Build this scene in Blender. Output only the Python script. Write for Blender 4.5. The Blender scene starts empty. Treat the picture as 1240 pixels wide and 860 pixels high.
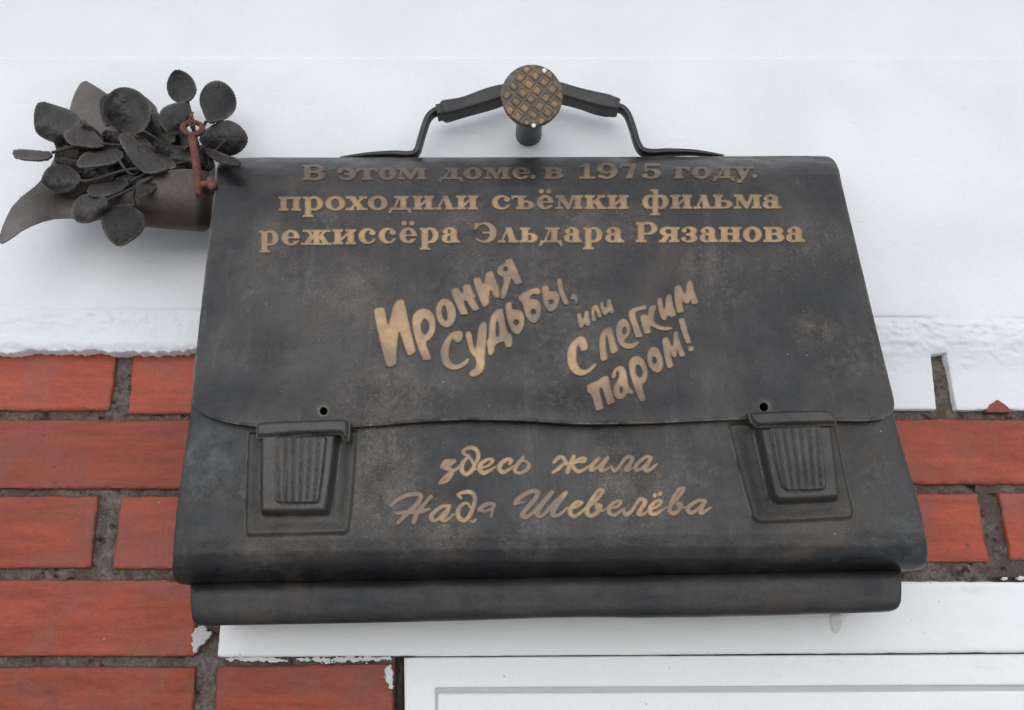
import bpy, math, random
import numpy as np
from mathutils import Vector
random.seed(7); np.random.seed(7)
R = math.radians
sc = bpy.context.scene
col = sc.collection

# ---------------------------------------------------------------- camera
PITCH = R(17.0); FPX = 1000.0; CX, CY = 620.0, 430.0; DIST = 0.80   # metres from wall plane (y = 0)
cam = bpy.data.cameras.new('camera'); co = bpy.data.objects.new('camera', cam); col.objects.link(co)
co.location = (0, -DIST, 0); co.rotation_euler = (R(90) + PITCH, 0, 0)
cam.sensor_width = 36.0; cam.lens = 36.0 * FPX / 1240.0; cam.clip_start = 0.01; cam.clip_end = 500
sc.camera = co
# ---------------------------------------------------------------- light: overcast day
SUN_EL, SUN_AZ = R(30), R(184)
w = bpy.data.worlds.new('World'); sc.world = w; w.use_nodes = True
nt = w.node_tree; bg = nt.nodes['Background']
sky = nt.nodes.new('ShaderNodeTexSky'); sky.sky_type = 'NISHITA'; sky.sun_disc = False
sky.sun_elevation = SUN_EL; sky.sun_rotation = SUN_AZ; sky.dust_density = 0.4; sky.air_density = 1.0
hs = nt.nodes.new('ShaderNodeHueSaturation'); hs.inputs['Saturation'].default_value = 0.30
nt.links.new(sky.outputs['Color'], hs.inputs['Color']); nt.links.new(hs.outputs['Color'], bg.inputs['Color'])
bg.inputs['Strength'].default_value = 0.15
sl = bpy.data.lights.new('sun', 'SUN'); sl.energy = 0.6; sl.angle = R(120); sl.color = (1.0, 0.975, 0.95)
so = bpy.data.objects.new('sun', sl); col.objects.link(so)
sdir = Vector((math.sin(SUN_AZ) * math.cos(SUN_EL), math.cos(SUN_AZ) * math.cos(SUN_EL), math.sin(SUN_EL)))
so.rotation_euler = (-sdir).to_track_quat('-Z', 'Y').to_euler()
so.location = sdir * 5
sc.view_settings.view_transform = 'Standard'; sc.view_settings.look = 'None'
sc.view_settings.exposure = 0.40; sc.view_settings.gamma = 1.0

# ---------------------------------------------------------------- measuring: photo pixel + depth -> point in the place
cP, sP = math.cos(PITCH), math.sin(PITCH)
def unproj(px, v, y):
    px = np.asarray(px, float); v = np.asarray(v, float); y = np.asarray(y, float)
    a = (px - CX) / FPX; b = (CY - v) / FPX
    t = (y + DIST) / (cP - b * sP)
    return a * t, y + 0 * a, (sP + b * cP) * t
def P(px, v, y):
    x, yy, z = unproj(px, v, y); return Vector((float(x), float(yy), float(z)))
def mpp(px, v, y):          # metres per pixel there
    return float((y + DIST) / (cP - (CY - v) / FPX * sP)) / FPX

# ---------------------------------------------------------------- numeric helpers
def ss(t):
    t = np.clip(t, 0, 1); return t * t * (3 - 2 * t)
def vnoise(x, y, seed=0):
    x = np.asarray(x, float); y = np.asarray(y, float)
    xi = np.floor(x).astype(np.int64); yi = np.floor(y).astype(np.int64); fx = x - xi; fy = y - yi
    def h(a, b):
        n = (a * 374761393 + b * 668265263 + seed * 1442695041) & 0x7fffffff
        n = ((n ^ (n >> 13)) * 1274126177) & 0x7fffffff
        return ((n ^ (n >> 16)) & 0xffff) / 65535.0
    fx = fx * fx * (3 - 2 * fx); fy = fy * fy * (3 - 2 * fy)
    return (h(xi, yi) * (1 - fx) + h(xi + 1, yi) * fx) * (1 - fy) + (h(xi, yi + 1) * (1 - fx) + h(xi + 1, yi + 1) * fx) * fy
def fbm(x, y, seed=0, o=4):
    s = 0; a = .5
    for i in range(o):
        s = s + a * (vnoise(x, y, seed + i * 17) - .5); x = x * 2.03; y = y * 2.03; a *= .5
    return s
def chaikin(p, n=2):
    p = [tuple(q) for q in p]
    for _ in range(n):
        r = []
        for i in range(len(p)):
            a, b = p[i], p[(i + 1) % len(p)]
            r += [(a[0] * .75 + b[0] * .25, a[1] * .75 + b[1] * .25), (a[0] * .25 + b[0] * .75, a[1] * .25 + b[1] * .75)]
        p = r
    return p
def catmull(pts, n=6):
    out = []; m = len(pts)
    if m < 3: return [tuple(p) for p in pts]
    for i in range(m - 1):
        p0 = np.array(pts[max(i - 1, 0)], float); p1 = np.array(pts[i], float); p2 = np.array(pts[i + 1], float); p3 = np.array(pts[min(i + 2, m - 1)], float)
        for k in range(n):
            t = k / n
            out.append(tuple(.5 * ((2 * p1) + (-p0 + p2) * t + (2 * p0 - 5 * p1 + 4 * p2 - p3) * t * t + (-p0 + 3 * p1 - 3 * p2 + p3) * t ** 3)))
    out.append(tuple(pts[-1])); return out
def sd_poly(X, Y, pts):
    d = np.full(X.shape, 1e18); s = np.zeros(X.shape, bool); n = len(pts)
    for i in range(n):
        ax, ay = pts[i]; bx, by = pts[(i + 1) % n]
        ex, ey = bx - ax, by - ay; wx, wy = X - ax, Y - ay
        t = np.clip((wx * ex + wy * ey) / max(ex * ex + ey * ey, 1e-12), 0, 1)
        d = np.minimum(d, (wx - ex * t) ** 2 + (wy - ey * t) ** 2)
        if abs(ey) > 1e-12:
            c = ((ay > Y) != (by > Y)) & (X < ex * (Y - ay) / ey + ax); s ^= c
    return np.where(s, -1, 1) * np.sqrt(d)
def sd_cap(X, Y, a, b, w0, w1):
    ex, ey = b[0] - a[0], b[1] - a[1]; wx, wy = X - a[0], Y - a[1]
    t = np.clip((wx * ex + wy * ey) / max(ex * ex + ey * ey, 1e-12), 0, 1)
    return np.sqrt((wx - ex * t) ** 2 + (wy - ey * t) ** 2) - (w0 + (w1 - w0) * t) / 2
def sd_ell(X, Y, cx, cy, a, b):
    return (np.sqrt(((X - cx) / a) ** 2 + ((Y - cy) / b) ** 2) - 1) * min(a, b)
def sd_rect(X, Y, x0, x1, y0, y1):
    dx = np.maximum(x0 - X, X - x1); dy = np.maximum(y0 - Y, Y - y1)
    return np.minimum(np.maximum(dx, dy), 0) + np.hypot(np.maximum(dx, 0), np.maximum(dy, 0))

# ---------------------------------------------------------------- object helpers
def wloc(o):
    l = Vector(o.location)
    while o.parent: o = o.parent; l = l + Vector(o.location)
    return l
def link(name, verts, faces, mat, parent=None, smooth=True, sharp=35, edge=None):
    V = np.asarray(verts, float)
    c = (V.min(0) + V.max(0)) / 2
    me = bpy.data.meshes.new(name); me.from_pydata((V - c).tolist(), [], faces); me.validate()
    if edge is not None:
        at = me.attributes.new('edge', 'FLOAT', 'POINT'); at.data.foreach_set('value', np.asarray(edge, np.float32))
    if smooth:
        me.shade_smooth()
        me.set_sharp_from_angle(angle=R(sharp))
    if mat: me.materials.append(mat)
    o = bpy.data.objects.new(name, me); col.objects.link(o)
    c = Vector(c.tolist())
    if parent: o.location = c - wloc(parent); o.parent = parent
    else: o.location = c
    return o
def thing(name, label, cat, loc, group=None):
    o = bpy.data.objects.new(name, None); col.objects.link(o); o.location = loc; o.empty_display_size = .02
    o['label'] = label; o['category'] = cat
    if group: o['group'] = group
    return o
def tag(o, label, cat):
    o['label'] = label; o['category'] = cat; return o

def relief(name, sdf, bbox, step, base, mat, parent=None, h=None, skirt=.002, to_y=None, closed=False, sharp=35, taper=1.0):
    """Solid piece whose outline is sdf<0; its face stands at depth base(px,v) raised by h(d); sides run straight back."""
    x0, x1, v0, v1 = bbox
    nx = max(2, int(math.ceil((x1 - x0) / step)) + 1); nv = max(2, int(math.ceil((v1 - v0) / step)) + 1)
    xs = np.linspace(x0, x1, nx); vs = np.linspace(v0, v1, nv)
    X, V = np.meshgrid(xs, vs)
    D = sdf(X, V); D = np.where(np.abs(D) < 1e-6, -1e-6, D)
    D[0, :] = np.maximum(D[0, :], 1e-3); D[-1, :] = np.maximum(D[-1, :], 1e-3); D[:, 0] = np.maximum(D[:, 0], 1e-3); D[:, -1] = np.maximum(D[:, -1], 1e-3)
    ins = D < 0
    idx = -np.ones(D.shape, int); idx[ins] = np.arange(ins.sum())
    px = list(X[ins]); pv = list(V[ins]); pd = list(D[ins]); faces = []; rim = []
    cnt = ins[:-1, :-1].astype(int) + ins[1:, :-1] + ins[1:, 1:] + ins[:-1, 1:]
    fj, fi = np.where(cnt == 4)
    faces = np.stack([idx[fj, fi], idx[fj + 1, fi], idx[fj + 1, fi + 1], idx[fj, fi + 1]], 1).tolist()
    ed = {}
    for j, i in zip(*np.where((cnt > 0) & (cnt < 4))):
        cs = [(j, i), (j + 1, i), (j + 1, i + 1), (j, i + 1)]; poly = []; cross = []
        for k in range(4):
            a, b = cs[k], cs[(k + 1) % 4]
            if ins[a]: poly.append(idx[a])
            if ins[a] != ins[b]:
                key = (a, b) if a < b else (b, a)
                if key not in ed:
                    t = D[a] / (D[a] - D[b]); t = min(max(t, .02), .98)
                    ed[key] = len(px)
                    px.append(X[a] + (X[b] - X[a]) * t); pv.append(V[a] + (V[b] - V[a]) * t); pd.append(0.0)
                poly.append(ed[key])
                cross.append((ins[a], ed[key]))
        if len(poly) >= 3: faces.append([int(q) for q in poly])
        for k in range(len(cross)):
            if cross[k][0] and not cross[(k + 1) % len(cross)][0]: rim.append((cross[k][1], cross[(k + 1) % len(cross)][1]))
    px = np.array(px); pv = np.array(pv); pd = np.array(pd)
    hh = h(pd) if h else 0 * pd
    yb = base(px, pv); wx, wy, wz = unproj(px, pv, yb)   # stand at the base surface, then rise straight out of the wall
    W = np.stack([wx, wy - hh, wz], 1)
    E = np.exp(pd / 1.3)
    n = len(W); extra = {}; EV = []
    def bk(k):
        if k not in extra:
            extra[k] = n + len(EV); q = W[k].copy(); q[1] = to_y if to_y is not None else q[1] + skirt; EV.append(q)
        return extra[k]
    if closed:
        B = W.copy(); B[:, 1] += skirt
        fb = [[q + n for q in reversed(f)] for f in faces]
        fs = [[b, a, a + n, b + n] for a, b in rim]
        return link(name, np.vstack([W, B]), faces + fb + fs, mat, parent, True, sharp, np.concatenate([E, E]))
    fs = [[b, a, bk(a), bk(b)] for a, b in rim]
    if EV: W = np.vstack([W, np.array(EV)])
    return link(name, W, faces + fs, mat, parent, True, sharp, np.concatenate([E, np.ones(len(EV))]))

def polybox(pts, m=4):
    xs = [p[0] for p in pts]; ys = [p[1] for p in pts]; return (min(xs) - m, max(xs) + m, min(ys) - m, max(ys) + m)
def bevel_h(H, bev, e=.5):
    return lambda d: H * (e + (1 - e) * ss(-d / bev))
def roll_h(Rpx, depth):          # edge rolled back by `depth` metres over Rpx pixels
    return lambda d: -depth * (1 - np.sqrt(np.clip(1 - (1 - np.clip(-d / Rpx, 0, 1)) ** 2, 0, 1)))

def sweep(name, path, hw, hh, mat, parent=None, nseg=12, power=4.0, ref=Vector((0, 1, 0)), scale=None):
    """tube with a squircle section: half width hw along ref, half height hh across it"""
    path = [Vector(p) for p in path]; V = []; F = []
    for i, p in enumerate(path):
        t = (path[min(i + 1, len(path) - 1)] - path[max(i - 1, 0)]).normalized()
        b = (ref - t * ref.dot(t)).normalized(); nrm = t.cross(b)
        k = scale[i] if scale else 1.0
        for s in range(nseg):
            a = 2 * math.pi * (s + .5) / nseg; c, q = math.cos(a), math.sin(a)
            r = (abs(c) ** power + abs(q) ** power) ** (-1 / power)
            V.append(p + b * (hw * k * c * r) + nrm * (hh * k * q * r))
    m = len(path)
    for i in range(m - 1):
        for s in range(nseg):
            a = i * nseg + s; b2 = i * nseg + (s + 1) % nseg
            F.append([a, b2, b2 + nseg, a + nseg])
    F.append(list(range(nseg))[::-1]); F.append([(m - 1) * nseg + s for s in range(nseg)])
    return link(name, [tuple(v) for v in V], F, mat, parent, True, 40)

def lathe(name, origin, axis, prof, mat, parent=None, n=40, sharp=35):
    """prof: list of (distance along axis, radius)"""
    axis = axis.normalized(); u = axis.orthogonal().normalized(); w2 = axis.cross(u); V = []; F = []
    for d, r in prof:
        for s in range(n):
            a = 2 * math.pi * s / n; V.append(tuple(origin + axis * d + (u * math.cos(a) + w2 * math.sin(a)) * r))
    for i in range(len(prof) - 1):
        for s in range(n):
            a = i * n + s; b = i * n + (s + 1) % n; F.append([a, b, b + n, a + n])
    F.append(list(range(n))[::-1]); F.append([(len(prof) - 1) * n + s for s in range(n)])
    return link(name, V, F, mat, parent, True, sharp)

# ---------------------------------------------------------------- materials
class M:
    def __init__(s, name):
        s.m = bpy.data.materials.new(name); s.m.use_nodes = True; s.t = s.m.node_tree; s.b = s.t.nodes['Principled BSDF']
        s.pos = s.n('ShaderNodeNewGeometry').outputs['Position']
    def n(s, ty, **k):
        q = s.t.nodes.new(ty)
        for a, b in k.items(): setattr(q, a, b)
        return q
    def l(s, a, b): s.t.links.new(a, b)
    def put(s, sock, v):
        if isinstance(v, (int, float)): sock.default_value = v
        elif isinstance(v, tuple): sock.default_value = v + (1.0,) if len(v) == 3 and sock.type == 'RGBA' else v
        else: s.l(v, sock)
    def mapp(s, scale, loc=(0, 0, 0)):
        q = s.n('ShaderNodeMapping'); s.l(s.pos, q.inputs['Vector']); q.inputs['Scale'].default_value = scale; q.inputs['Location'].default_value = loc; return q.outputs[0]
    def noise(s, sc_, detail=4, rough=.55, vec=None, dist=0, out='Fac'):
        q = s.n('ShaderNodeTexNoise'); q.inputs['Scale'].default_value = sc_; q.inputs['Detail'].default_value = detail
        q.inputs['Roughness'].default_value = rough; q.inputs['Distortion'].default_value = dist
        s.l(vec if vec else s.pos, q.inputs['Vector']); return q.outputs[out]
    def vor(s, sc_, vec=None, out='Distance', rnd=1):
        q = s.n('ShaderNodeTexVoronoi'); q.inputs['Scale'].default_value = sc_; q.inputs['Randomness'].default_value = rnd
        s.l(vec if vec else s.pos, q.inputs['Vector']); return q.outputs[out]
    def rng(s, v, a, b, c=0, d=1, smooth=True):
        q = s.n('ShaderNodeMapRange'); q.interpolation_type = 'SMOOTHSTEP' if smooth else 'LINEAR'
        s.put(q.inputs[0], v)
        for k, x in zip((1, 2, 3, 4), (a, b, c, d)): q.inputs[k].default_value = x
        return q.outputs[0]
    def grain(s, c, amt, sc_=700):
        q = s.n('ShaderNodeHueSaturation'); s.l(c, q.inputs['Color']); s.l(s.rng(s.noise(sc_, 3, .75), .3, .7, 1 - amt, 1 + amt, False), q.inputs['Value']); return q.outputs[0]
    def attr(s, nm):
        q = s.n('ShaderNodeAttribute'); q.attribute_name = nm; return q.outputs['Fac']
    def math(s, op, a, b=0.0):
        q = s.n('ShaderNodeMath', operation=op); s.put(q.inputs[0], a); s.put(q.inputs[1], b); return q.outputs[0]
    def mix(s, f, a, b):
        q = s.n('ShaderNodeMix', data_type='RGBA'); s.put(q.inputs['Factor'], f); s.put(q.inputs[6], a); s.put(q.inputs[7], b); return q.outputs[2]
    def near(s, p, r0, r1):       # mask: 1 within r0 of point p, 0 beyond r1
        q = s.n('ShaderNodeVectorMath', operation='DISTANCE'); s.l(s.pos, q.inputs[0]); q.inputs[1].default_value = p
        return s.rng(q.outputs['Value'], r0, r1, 1, 0)
    def bump(s, *hs):             # (height, strength, distance)
        prev = None
        for h, st, di in hs:
            q = s.n('ShaderNodeBump'); q.inputs['Strength'].default_value = st; q.inputs['Distance'].default_value = di
            s.l(h, q.inputs['Height'])
            if prev: s.l(prev, q.inputs['Normal'])
            prev = q.outputs[0]
        s.l(prev, s.b.inputs['Normal'])
    def set(s, colr=None, rough=None, metal=None, spec=None):
        if colr is not None: s.put(s.b.inputs['Base Color'], colr)
        if rough is not None: s.put(s.b.inputs['Roughness'], rough)
        if metal is not None: s.put(s.b.inputs['Metallic'], metal)
        if spec is not None: s.put(s.b.inputs['Specular IOR Level'], spec)
        return s.m

def mat_bronze(name, dark=(.019, .020, .022), mid=(.042, .041, .041), brown=(.082, .064, .050), rough=.37, stains=True, metal=.35, grain=900, vary=0.0, worn=.35):
    k = M(name)
    n1 = k.noise(10, 7, .66, dist=.5); n2 = k.noise(34, 5, .65); n3 = k.noise(5, 4, .5, vec=k.mapp((1, 1, 1), (3, 1, 7)), dist=.8)
    c = k.mix(k.rng(n1, .34, .66), dark, mid)
    c = k.mix(k.math('MULTIPLY', k.rng(n3, .50, .70), k.rng(n2, .35, .65)), c, brown)
    oi = k.n('ShaderNodeObjectInfo'); hv = k.n('ShaderNodeHueSaturation'); k.l(c, hv.inputs['Color']); k.l(k.rng(oi.outputs['Random'], 0, 1, 1 - vary, 1 + vary, False), hv.inputs['Value']); c = hv.outputs[0]
    if stains:
        fine = k.noise(160, 3, .7)
        # rubbed brass freckles gather in patches
        patch = k.math('MULTIPLY', k.rng(k.noise(13, 3, .5, vec=k.mapp((1, 1, 1), (9, 4, 2))), .52, .68), k.rng(fine, .46, .62))
        c = k.mix(k.math('MULTIPLY', patch, .18), c, (.20, .15, .105))
        for q, r in BRASS:
            c = k.mix(k.math('MULTIPLY', k.math('MULTIPLY', k.near(q, r * .2, r), k.rng(k.noise(48, 8, .75), .40, .66)), .36), c, (.160, .122, .088))
            c = k.mix(k.math('MULTIPLY', k.math('MULTIPLY', k.near(q, r * .3, r * 1.2), k.rng(k.noise(620, 2, .6), .60, .70)), .38), c, (.30, .22, .14))
        for q, r in BLUE:
            c = k.mix(k.math('MULTIPLY', k.math('MULTIPLY', k.near(q, r * .15, r), k.rng(k.noise(70, 5, .7), .38, .66)), .42), c, (.105, .135, .145))
        zz = k.n('ShaderNodeSeparateXYZ'); k.l(k.pos, zz.inputs[0])
        st_ = k.noise(26, 6, .7, vec=k.mapp((1.6, 1, .22)))                       # rain streaks run down the metal
        c = k.mix(k.math('MULTIPLY', k.rng(st_, .54, .72), .40), c, (.105, .10, .098))
        c = k.mix(k.math('MULTIPLY', k.rng(k.noise(20, 5, .7, vec=k.mapp((2.2, 1, .2), (4, 0, 0))), .55, .70), .45), c, (.024, .024, .026))
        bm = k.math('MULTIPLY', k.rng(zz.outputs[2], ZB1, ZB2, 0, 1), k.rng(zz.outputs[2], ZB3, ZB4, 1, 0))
        c = k.mix(k.math('MULTIPLY', k.math('MULTIPLY', bm, k.rng(k.noise(30, 6, .7, vec=k.mapp((.7, 1, 1))), .36, .52)), .75), c, (.021, .021, .023))  # dark smudged band: shade of the bottom bend put into the colour
        for q, r in SOOT:
            c = k.mix(k.math('MULTIPLY', k.near(q, r * .2, r), .7), c, (.022, .023, .025))
        sp = k.rng(k.vor(330), .05, .10, 1, 0); gate = k.rng(k.noise(22, 2), .52, .6)
        c = k.mix(k.math('MULTIPLY', sp, gate), c, (.42, .33, .22))
        sp2 = k.rng(k.vor(75, vec=k.mapp((1, 1, 1), (5, 5, 5))), .022, .036, 1, 0)
        c = k.mix(k.math('MULTIPLY', sp2, k.rng(k.noise(40, 1), .54, .58)), c, (.6, .6, .58))
    c = k.mix(k.math('MULTIPLY', k.math('MULTIPLY', k.attr('edge'), k.rng(k.noise(45, 4, .6), .36, .60)), worn), c, (.21, .18, .14))
    c = k.grain(c, .22); c = k.grain(c, .12, 230)
    k.bump((k.noise(60, 3, .5), .35, .0012), (k.noise(240, 3, .6), .45, .0006), (k.noise(grain, 2, .6), .6, .0003))
    return k.set(c, k.rng(n2, .3, .7, rough - .08, rough + .14), metal, .5)

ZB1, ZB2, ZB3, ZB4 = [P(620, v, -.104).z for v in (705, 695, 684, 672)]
BRASS = [(P(330, 290, -.09), .035), (P(400, 268, -.09), .03), (P(560, 283, -.09), .035), (P(700, 255, -.09), .03), (P(770, 275, -.09), .03),
         (P(455, 485, -.1), .05), (P(430, 350, -.1), .045), (P(860, 320, -.1), .04), (P(450, 600, -.1), .04), (P(545, 645, -.1), .03),
         (P(770, 600, -.1), .045), (P(470, 555, -.1), .035), (P(740, 560, -.1), .03), (P(985, 300, -.09), .05), (P(530, 630, -.1), .025), (P(990, 400, -.1), .03)]
BLUE = [(P(1055, 672, -.1), .025), (P(1108, 655, -.1), .028), (P(1100, 680, -.1), .02), (P(940, 690, -.1), .03), (P(640, 690, -.1), .03), (P(238, 560, -.1), .05), (P(300, 690, -.1), .03), (P(895, 540, -.11), .014)]
SOOT = [(P(275, 235, -.09), .05), (P(700, 470, -.1), .02), (P(1000, 340, -.1), .045), (P(270, 470, -.1), .03), (P(1060, 690, -.1), .03)]

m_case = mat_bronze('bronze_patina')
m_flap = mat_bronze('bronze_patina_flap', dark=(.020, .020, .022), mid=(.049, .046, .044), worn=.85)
m_roll = mat_bronze('bronze_patina_dark', dark=(.018, .019, .020), mid=(.038, .036, .037), brown=(.052, .043, .038), stains=False, rough=.5)
m_plate = mat_bronze('bronze_latch_plate', dark=(.020, .019, .018), mid=(.040, .037, .034), brown=(.075, .058, .044), stains=False, rough=.40, worn=.7)  # toned darker, so the recess shade around the casing is in the colour
m_latch = mat_bronze('bronze_latch', dark=(.034, .034, .034), mid=(.058, .055, .052), brown=(.10, .078, .058), stains=False, rough=.36, worn=.6)
m_leaf = mat_bronze('bronze_leaf', dark=(.020, .018, .017), mid=(.052, .047, .044), brown=(.066, .043, .035), stains=False, rough=.55, metal=.2, grain=380, vary=.38, worn=.6)
m_wrap = mat_bronze('bronze_wrap', dark=(.085, .074, .068), mid=(.15, .135, .125), brown=(.085, .060, .050), stains=False, rough=.40, metal=.4)
m_wrap2 = mat_bronze('bronze_wrap_brown', dark=(.050, .038, .033), mid=(.095, .075, .066), brown=(.055, .038, .032), stains=False, rough=.40, metal=.4)
m_grip = mat_bronze('grip_bronze', dark=(.020, .020, .021), mid=(.042, .041, .040), brown=(.06, .055, .05), stains=False, rough=.42, metal=.2)
m_black = mat_bronze('black_metal', dark=(.018, .018, .019), mid=(.034, .034, .035), brown=(.05, .048, .045), stains=False, rough=.38, metal=.2)

def mat_letter():
    k = M('polished_bronze')
    oi = k.n('ShaderNodeObjectInfo')       # red of the object's colour = how tarnished this letter is
    sep = k.n('ShaderNodeSeparateColor'); k.l(oi.outputs['Color'], sep.inputs[0])
    n = k.noise(30, 4, .6); f = k.noise(220, 3, .6)
    bright = k.mix(k.rng(n, .35, .65), (.31, .205, .115), (.41, .275, .150))
    dull = k.mix(k.rng(f, .35, .65), (.150, .112, .088), (.195, .145, .112))
    t = k.math('ADD', sep.outputs[0], k.rng(k.noise(18, 5, .65, dist=.5), .36, .64, -.40, .40))
    c = k.mix(t, bright, dull)
    c = k.mix(k.math('MULTIPLY', k.attr('edge'), .45), c, (.07, .055, .042))  # thin dark shade round each letter, mixed into its colour
    c = k.mix(k.math('MULTIPLY', k.rng(k.vor(280), .06, .14, 1, 0), k.rng(k.noise(25, 1), .56, .62)), c, (.10, .07, .05))
    k.bump((k.noise(110, 4, .6), .35, .0006), (k.noise(700, 2, .6), .35, .00025))
    return k.set(c, k.rng(f, .3, .7, .33, .50), .65, .5)
m_letter = mat_letter()

def mat_white(name, a=(.80, .81, .83), b=(.74, .75, .77), crack=True, streak=True, dirt=.5):
    k = M(name)
    n = k.noise(6, 4, .55); c = k.mix(k.rng(n, .35, .65), b, a)
    st = k.noise(40, 4, .6, vec=k.mapp((.6, 1, 1.8)))
    sp = k.rng(k.vor(60, vec=k.mapp((1, 1, 1), (2, 2, 2))), .03, .075, 1, 0)
    g = k.rng(k.noise(30, 2), .49, .57)
    c = k.mix(k.math('MULTIPLY', k.math('MULTIPLY', sp, g), dirt), c, (.42, .36, .28))
    sm = k.math('MULTIPLY', k.rng(k.noise(22, 5, .7, vec=k.mapp((.5, 1, 1.4), (4, 0, 1))), .60, .75), dirt * .5)
    c = k.mix(sm, c, (.55, .54, .52))
    c = k.grain(c, .035, 500)
    k.bump((st, .10, .0010), (k.noise(9, 5, .6), .35, .004), (k.noise(55, 5, .62), .40, .0012), (k.noise(420, 3, .6), .35, .0004))
    return k.set(c, .5, 0, .4)
m_plaster = mat_white('white_paint_plaster', dirt=.25)
m_whitewood = mat_white('white_paint_board', a=(.84, .845, .85), b=(.81, .815, .82), dirt=.8)
m_cornice = mat_white('white_paint_cornice', a=(.78, .785, .81), b=(.75, .755, .78), dirt=.05)
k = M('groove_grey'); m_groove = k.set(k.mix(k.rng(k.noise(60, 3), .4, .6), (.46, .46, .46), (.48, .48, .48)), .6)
k = M('drip_glaze'); m_drip = k.set(k.mix(k.rng(k.noise(200, 3), .4, .6), (.62, .61, .57), (.70, .69, .65)), .3)

m_smear = mat_white('smeared_paint', a=(.66, .67, .68), b=(.42, .41, .40), dirt=1.0)

def mat_brick():
    k = M('red_painted_brick')
    oi = k.n('ShaderNodeObjectInfo')
    st = k.noise(26, 6, .68, vec=k.mapp((.38, 1, 2.6)), dist=.25)
    c = k.mix(k.rng(st, .32, .68), (.255, .046, .025), (.385, .078, .040))
    big = k.noise(11, 4, .6, vec=k.mapp((1, 1, 1), (3, 3, 1)), dist=.5)
    c = k.mix(k.math('MULTIPLY', k.rng(big, .46, .66), .75), c, (.250, .080, .064))
    c = k.mix(k.math('MULTIPLY', k.rng(k.noise(14, 4, .6, vec=k.mapp((.6, 1, 1.5), (8, 2, 4))), .56, .72), .6), c, (.45, .100, .045))
    pit = k.math('MULTIPLY', k.rng(k.vor(42, vec=k.mapp((.8, 1, 1.2), (1, 2, 3))), .04, .13, 1, 0), k.rng(k.noise(28, 2), .50, .58))
    c = k.mix(k.math('MULTIPLY', pit, .8), c, (.11, .05, .045))
    fl = k.math('MULTIPLY', k.rng(k.vor(55, vec=k.mapp((1, 1, 1), (6, 6, 6))), .02, .05, 1, 0), k.rng(k.noise(33, 2), .55, .6))
    c = k.mix(fl, c, (.66, .60, .55))
    c = k.mix(k.math('MULTIPLY', k.math('MULTIPLY', k.attr('edge'), k.rng(k.noise(38, 5, .7), .42, .58)), .85), c, (.105, .070, .058))
    c = k.mix(k.math('MULTIPLY', k.rng(k.noise(17, 6, .72, vec=k.mapp((.8, 1, 1.3), (2, 7, 5))), .58, .74), .45), c, (.10, .040, .034))
    hv = k.n('ShaderNodeHueSaturation'); k.l(c, hv.inputs['Color']); k.l(k.rng(oi.outputs['Random'], 0, 1, .80, 1.16, False), hv.inputs['Value'])
    hb = k.grain(k.grain(hv.outputs[0], .12, 600), .10, 150)
    k.bump((st, .45, .0016), (k.noise(90, 4, .65), .45, .0013), (k.noise(500, 2), .45, .0004))
    return k.set(hb, k.rng(st, .3, .7, .36, .52), 0, .28)
m_brick = mat_brick()
k = M('mortar'); f = k.noise(120, 6, .7)
c = k.mix(k.rng(f, .3, .7), (.075, .058, .050), (.205, .170, .150)); c = k.mix(k.rng(k.noise(18, 4, .6), .48, .65), c, (.105, .074, .066))
c = k.mix(k.math('MULTIPLY', k.rng(k.vor(150), .05, .16, 1, 0), .6), c, (.30, .27, .25))
c = k.mix(k.rng(k.noise(55, 6, .75), .56, .66), c, (.035, .027, .024))
c = k.grain(c, .3, 500)
k.bump((f, .9, .0035), (k.noise(400, 4, .7), .8, .0012)); m_mortar = k.set(c, .9, 0, .2)
k = M('rust'); f = k.noise(150, 4, .65)
k.bump((f, .5, .0006)); m_rust = k.set(k.mix(k.rng(f, .35, .65), (.115, .045, .034), (.19, .072, .052)), .65, .15, .3)
k = M('waffle_bronze'); f = k.noise(170, 3, .6)
k.bump((f, .4, .0005)); m_waffle = k.set(k.mix(k.rng(k.noise(60, 3), .38, .62), (.19, .145, .11), (.30, .20, .125)), .5, .5, .4)
k = M('waffle_groove'); f = k.noise(170, 3, .6)
k.bump((f, .4, .0005)); m_wgroove = k.set(k.mix(k.rng(f, .38, .62), (.11, .088, .074), (.19, .16, .135)), .6, .4, .4)
k = M('pavement_grey'); f = k.noise(8, 6, .6); m_pave = k.set(k.mix(f, (.50, .495, .485), (.58, .575, .565)), .85)

# ================================================================ SETTING
gz = -1.55
pv_ = link('pavement', [(-40, -60, gz), (40, -60, gz), (40, .3, gz), (-40, .3, gz)], [[0, 1, 2, 3]], m_pave, None, False); pv_['kind'] = 'structure'

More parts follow.
